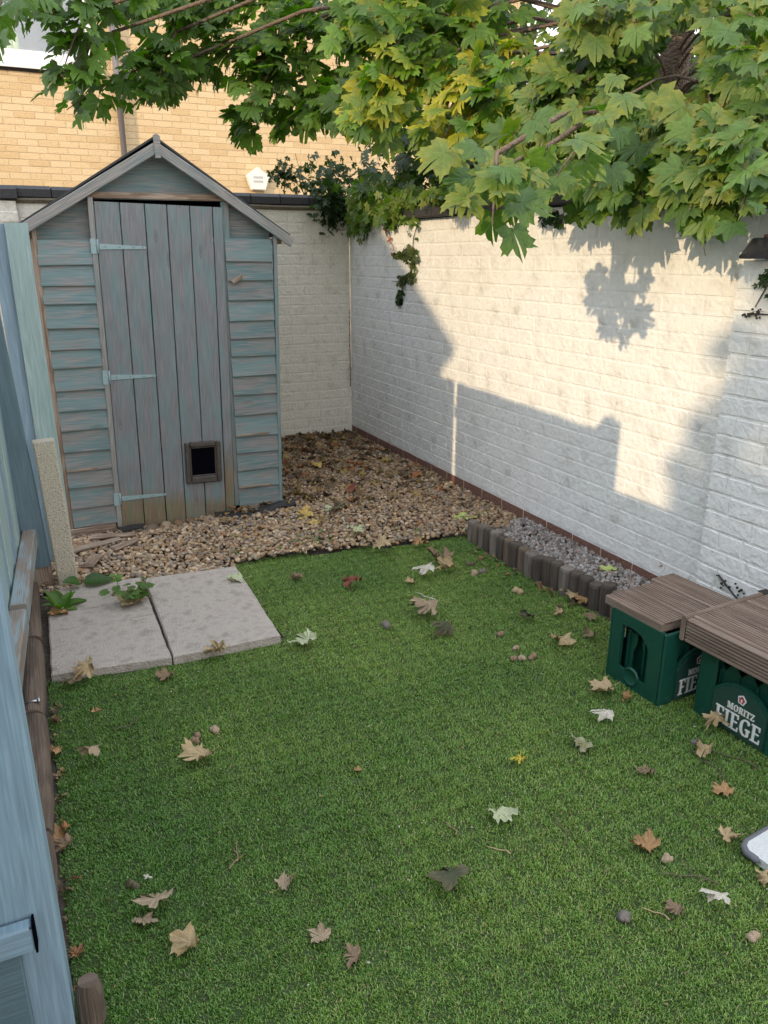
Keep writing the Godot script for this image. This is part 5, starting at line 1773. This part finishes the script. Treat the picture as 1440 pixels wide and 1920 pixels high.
		part(t, "blade", m, M.dry, xf)
	# what nobody could count: shreds of old leaf between the far pebbles
	var lit := thing("leaf_litter", "brown and yellow leaf scraps among the far pebbles and along the lawn edges", "leaf litter")
	lit.set_meta("kind", "stuff")
	for k in 4:
		var m := leaf_mesh(LOBES, Color(.75, .75, .75), Color.WHITE, [1.2, 2.0, -.9, 1.6][k], 30.0 * k, .2, .3, .3, Color(.6, .5, .4), false)
		var xf := []
		var cc := []
		for i in 170:
			var z := -5.93 + 1.9 * pow(rng.randf(), 1.5) if i < 140 else rng.randf_range(-4.3, -3.5)
			var x := rng.randf_range(1.33, 2.42) if z < -4.3 else rng.randf_range(.85, 2.40)
			xf.append(Transform3D(Basis(Vector3.UP, rng.randf() * TAU) * Basis(Vector3.RIGHT, -PI / 2 + rng.randf_range(-.7, .7)) * Basis.from_scale(Vector3.ONE * (rng.randf_range(.022, .060) if i < 140 else rng.randf_range(.012, .024))), V(x, rng.randf_range(.038, .052), z)))
			cc.append([Color(.36, .25, .12), Color(.22, .14, .08), Color(.48, .34, .10), Color(.30, .20, .11), Color(.13, .09, .06), Color(.40, .16, .06)][rng.randi() % 6] * rng.randf_range(.8, 1.2))
		scatter(lit, "scraps", m, M.dry, xf, cc)
	for k in 2:
		var m := leaf_mesh(LOBES, Color(.75, .75, .75), Color.WHITE, [1.8, 2.4][k], 40.0 * k, .2, .3, .2, Color(.6, .5, .4), false, .5)
		var xf := []
		var cc := []
		for i in 30:
			var z := rng.randf_range(-2.5, -1.3) if i < 14 else rng.randf_range(-3.2, -2.35)
			var x := (left_edge(z) + absf(rng.randfn()) * .018) if i < 14 else (log_line(z) - .045 - absf(rng.randfn()) * .03)
			xf.append(Transform3D(Basis(Vector3.UP, rng.randf() * TAU) * Basis(Vector3.RIGHT, -PI / 2 + rng.randf_range(-.9, .9)) * Basis.from_scale(Vector3.ONE * rng.randf_range(.008, .026)), V(x, rng.randf_range(.010, .024), z)))
			cc.append([Color(.40, .28, .14), Color(.24, .15, .08), Color(.42, .20, .08), Color(.30, .20, .11), Color(.14, .10, .06)][rng.randi() % 5] * rng.randf_range(.8, 1.2))
		scatter(lit, "scraps", m, M.dry, xf, cc)
	var crumbs := thing("turf_crumbs", "tiny pale and brown specks scattered over the turf", "debris")
	crumbs.set_meta("kind", "stuff")
	var xs := []
	var cs := []
	for i in 260:
		var x := rng.randf_range(-.05, 2.0)
		var z := rng.randf_range(-3.3, -.7)
		if not on_turf(x, z): continue
		xs.append(Transform3D(Basis(Vector3.UP, rng.randf() * TAU) * Basis.from_scale(V(rng.randf_range(.0015, .005), .0015, rng.randf_range(.001, .0022))), V(x, .018, z)))
		cs.append([Color(.42, .38, .30), Color(.25, .15, .08), Color(.12, .09, .06), Color(.35, .22, .10)][rng.randi() % 4])
	scatter(crumbs, "crumbs", pebble(.15), M.twig, xs, cs)
	var c := thing("white_mat", "corner of a white cloth mat with grey binding at the right border", "mat", V(1.483, .0, -1.062), Basis(Vector3.UP, deg_to_rad(6)))
	var outl := PackedVector2Array([V2(.0, -.02), V2(.012, -.004), V2(.03, 0), V2(.55, 0), V2(.55, -.36), V2(.0, -.36)])
	part(c, "cloth", prism(outl, .022), M.cloth, Transform3D(Basis(Vector3.RIGHT, -PI / 2), V(0, .034, 0)))
	var bs := begin(true)
	tube_into(bs, [V(.55, .026, -.002), V(.03, .026, -.002), V(.010, .026, .006), V(-.002, .026, .022), V(-.002, .026, .05)], .010, .010, 8)
	part(c, "binding", done(bs), M.binding)


# ---------------------------------------------------------------- what stands beside the view and shades it

func build_offside():
	var h := thing("neighbour_house", "neighbouring gabled house to the left that shades the shed", "house", V(-6.0, 0, 0))
	var st := begin()
	prism_into(st, PackedVector2Array([V2(-.40, 0), V2(4.4, 0), V2(4.4, 4.1), V2(2.0, 5.68), V2(-.40, 4.1)]), 7.0, false, Transform3D(Basis(Vector3.UP, PI / 2), Vector3.ZERO))
	part(h, "wall", done(st), M.tan1)
	for s in [[V(0, 5.773, -2.0), V(0, 4.19, .47)], [V(0, 5.773, -2.0), V(0, 4.19, -4.47)]]:
		var d: Vector3 = (s[1] - s[0])
		board(h, "roof", s[0] + V(-3.45, 0, 0), s[1] + V(-3.45, 0, 0), V(0, 1, 0), 7.2, .09, M.roof_tile)
	var t := thing("neighbour_tree", "bushy tree in the neighbouring garden to the left", "tree", V(-6.4, 0, 4.8))
	var tk := begin(true)
	tube_into(tk, [V(0, -.1, 0), V(.05, 1.5, 0), V(0, 3.2, .1), V(.1, 4.8, 0)], .14, .04, 10)
	part(t, "trunk", done(tk), M.bark)
	var m := leaf_mesh(LOBES, Color(.05, .10, .025), Color(.06, .12, .03), -.4, 80, .05, .1, .4, Color(.1, .1, .04), false)
	var xf := []
	for i in 5200:
		var d := V(rng.randfn(), rng.randfn(), rng.randfn()).normalized() * pow(rng.randf(), .4)
		var p := V(d.x * 1.5, 4.15 + d.y * 1.75, d.z * 1.95)
		xf.append(lay_leaf(V(rng.randf_range(-1, 1), -1, rng.randf_range(-1, 1)), V(rng.randf_range(-1, 1), 1, rng.randf_range(-1, 1)), rng.randf_range(.10, .17), p))
	scatter(t, "crown", m, M.leaf, xf)
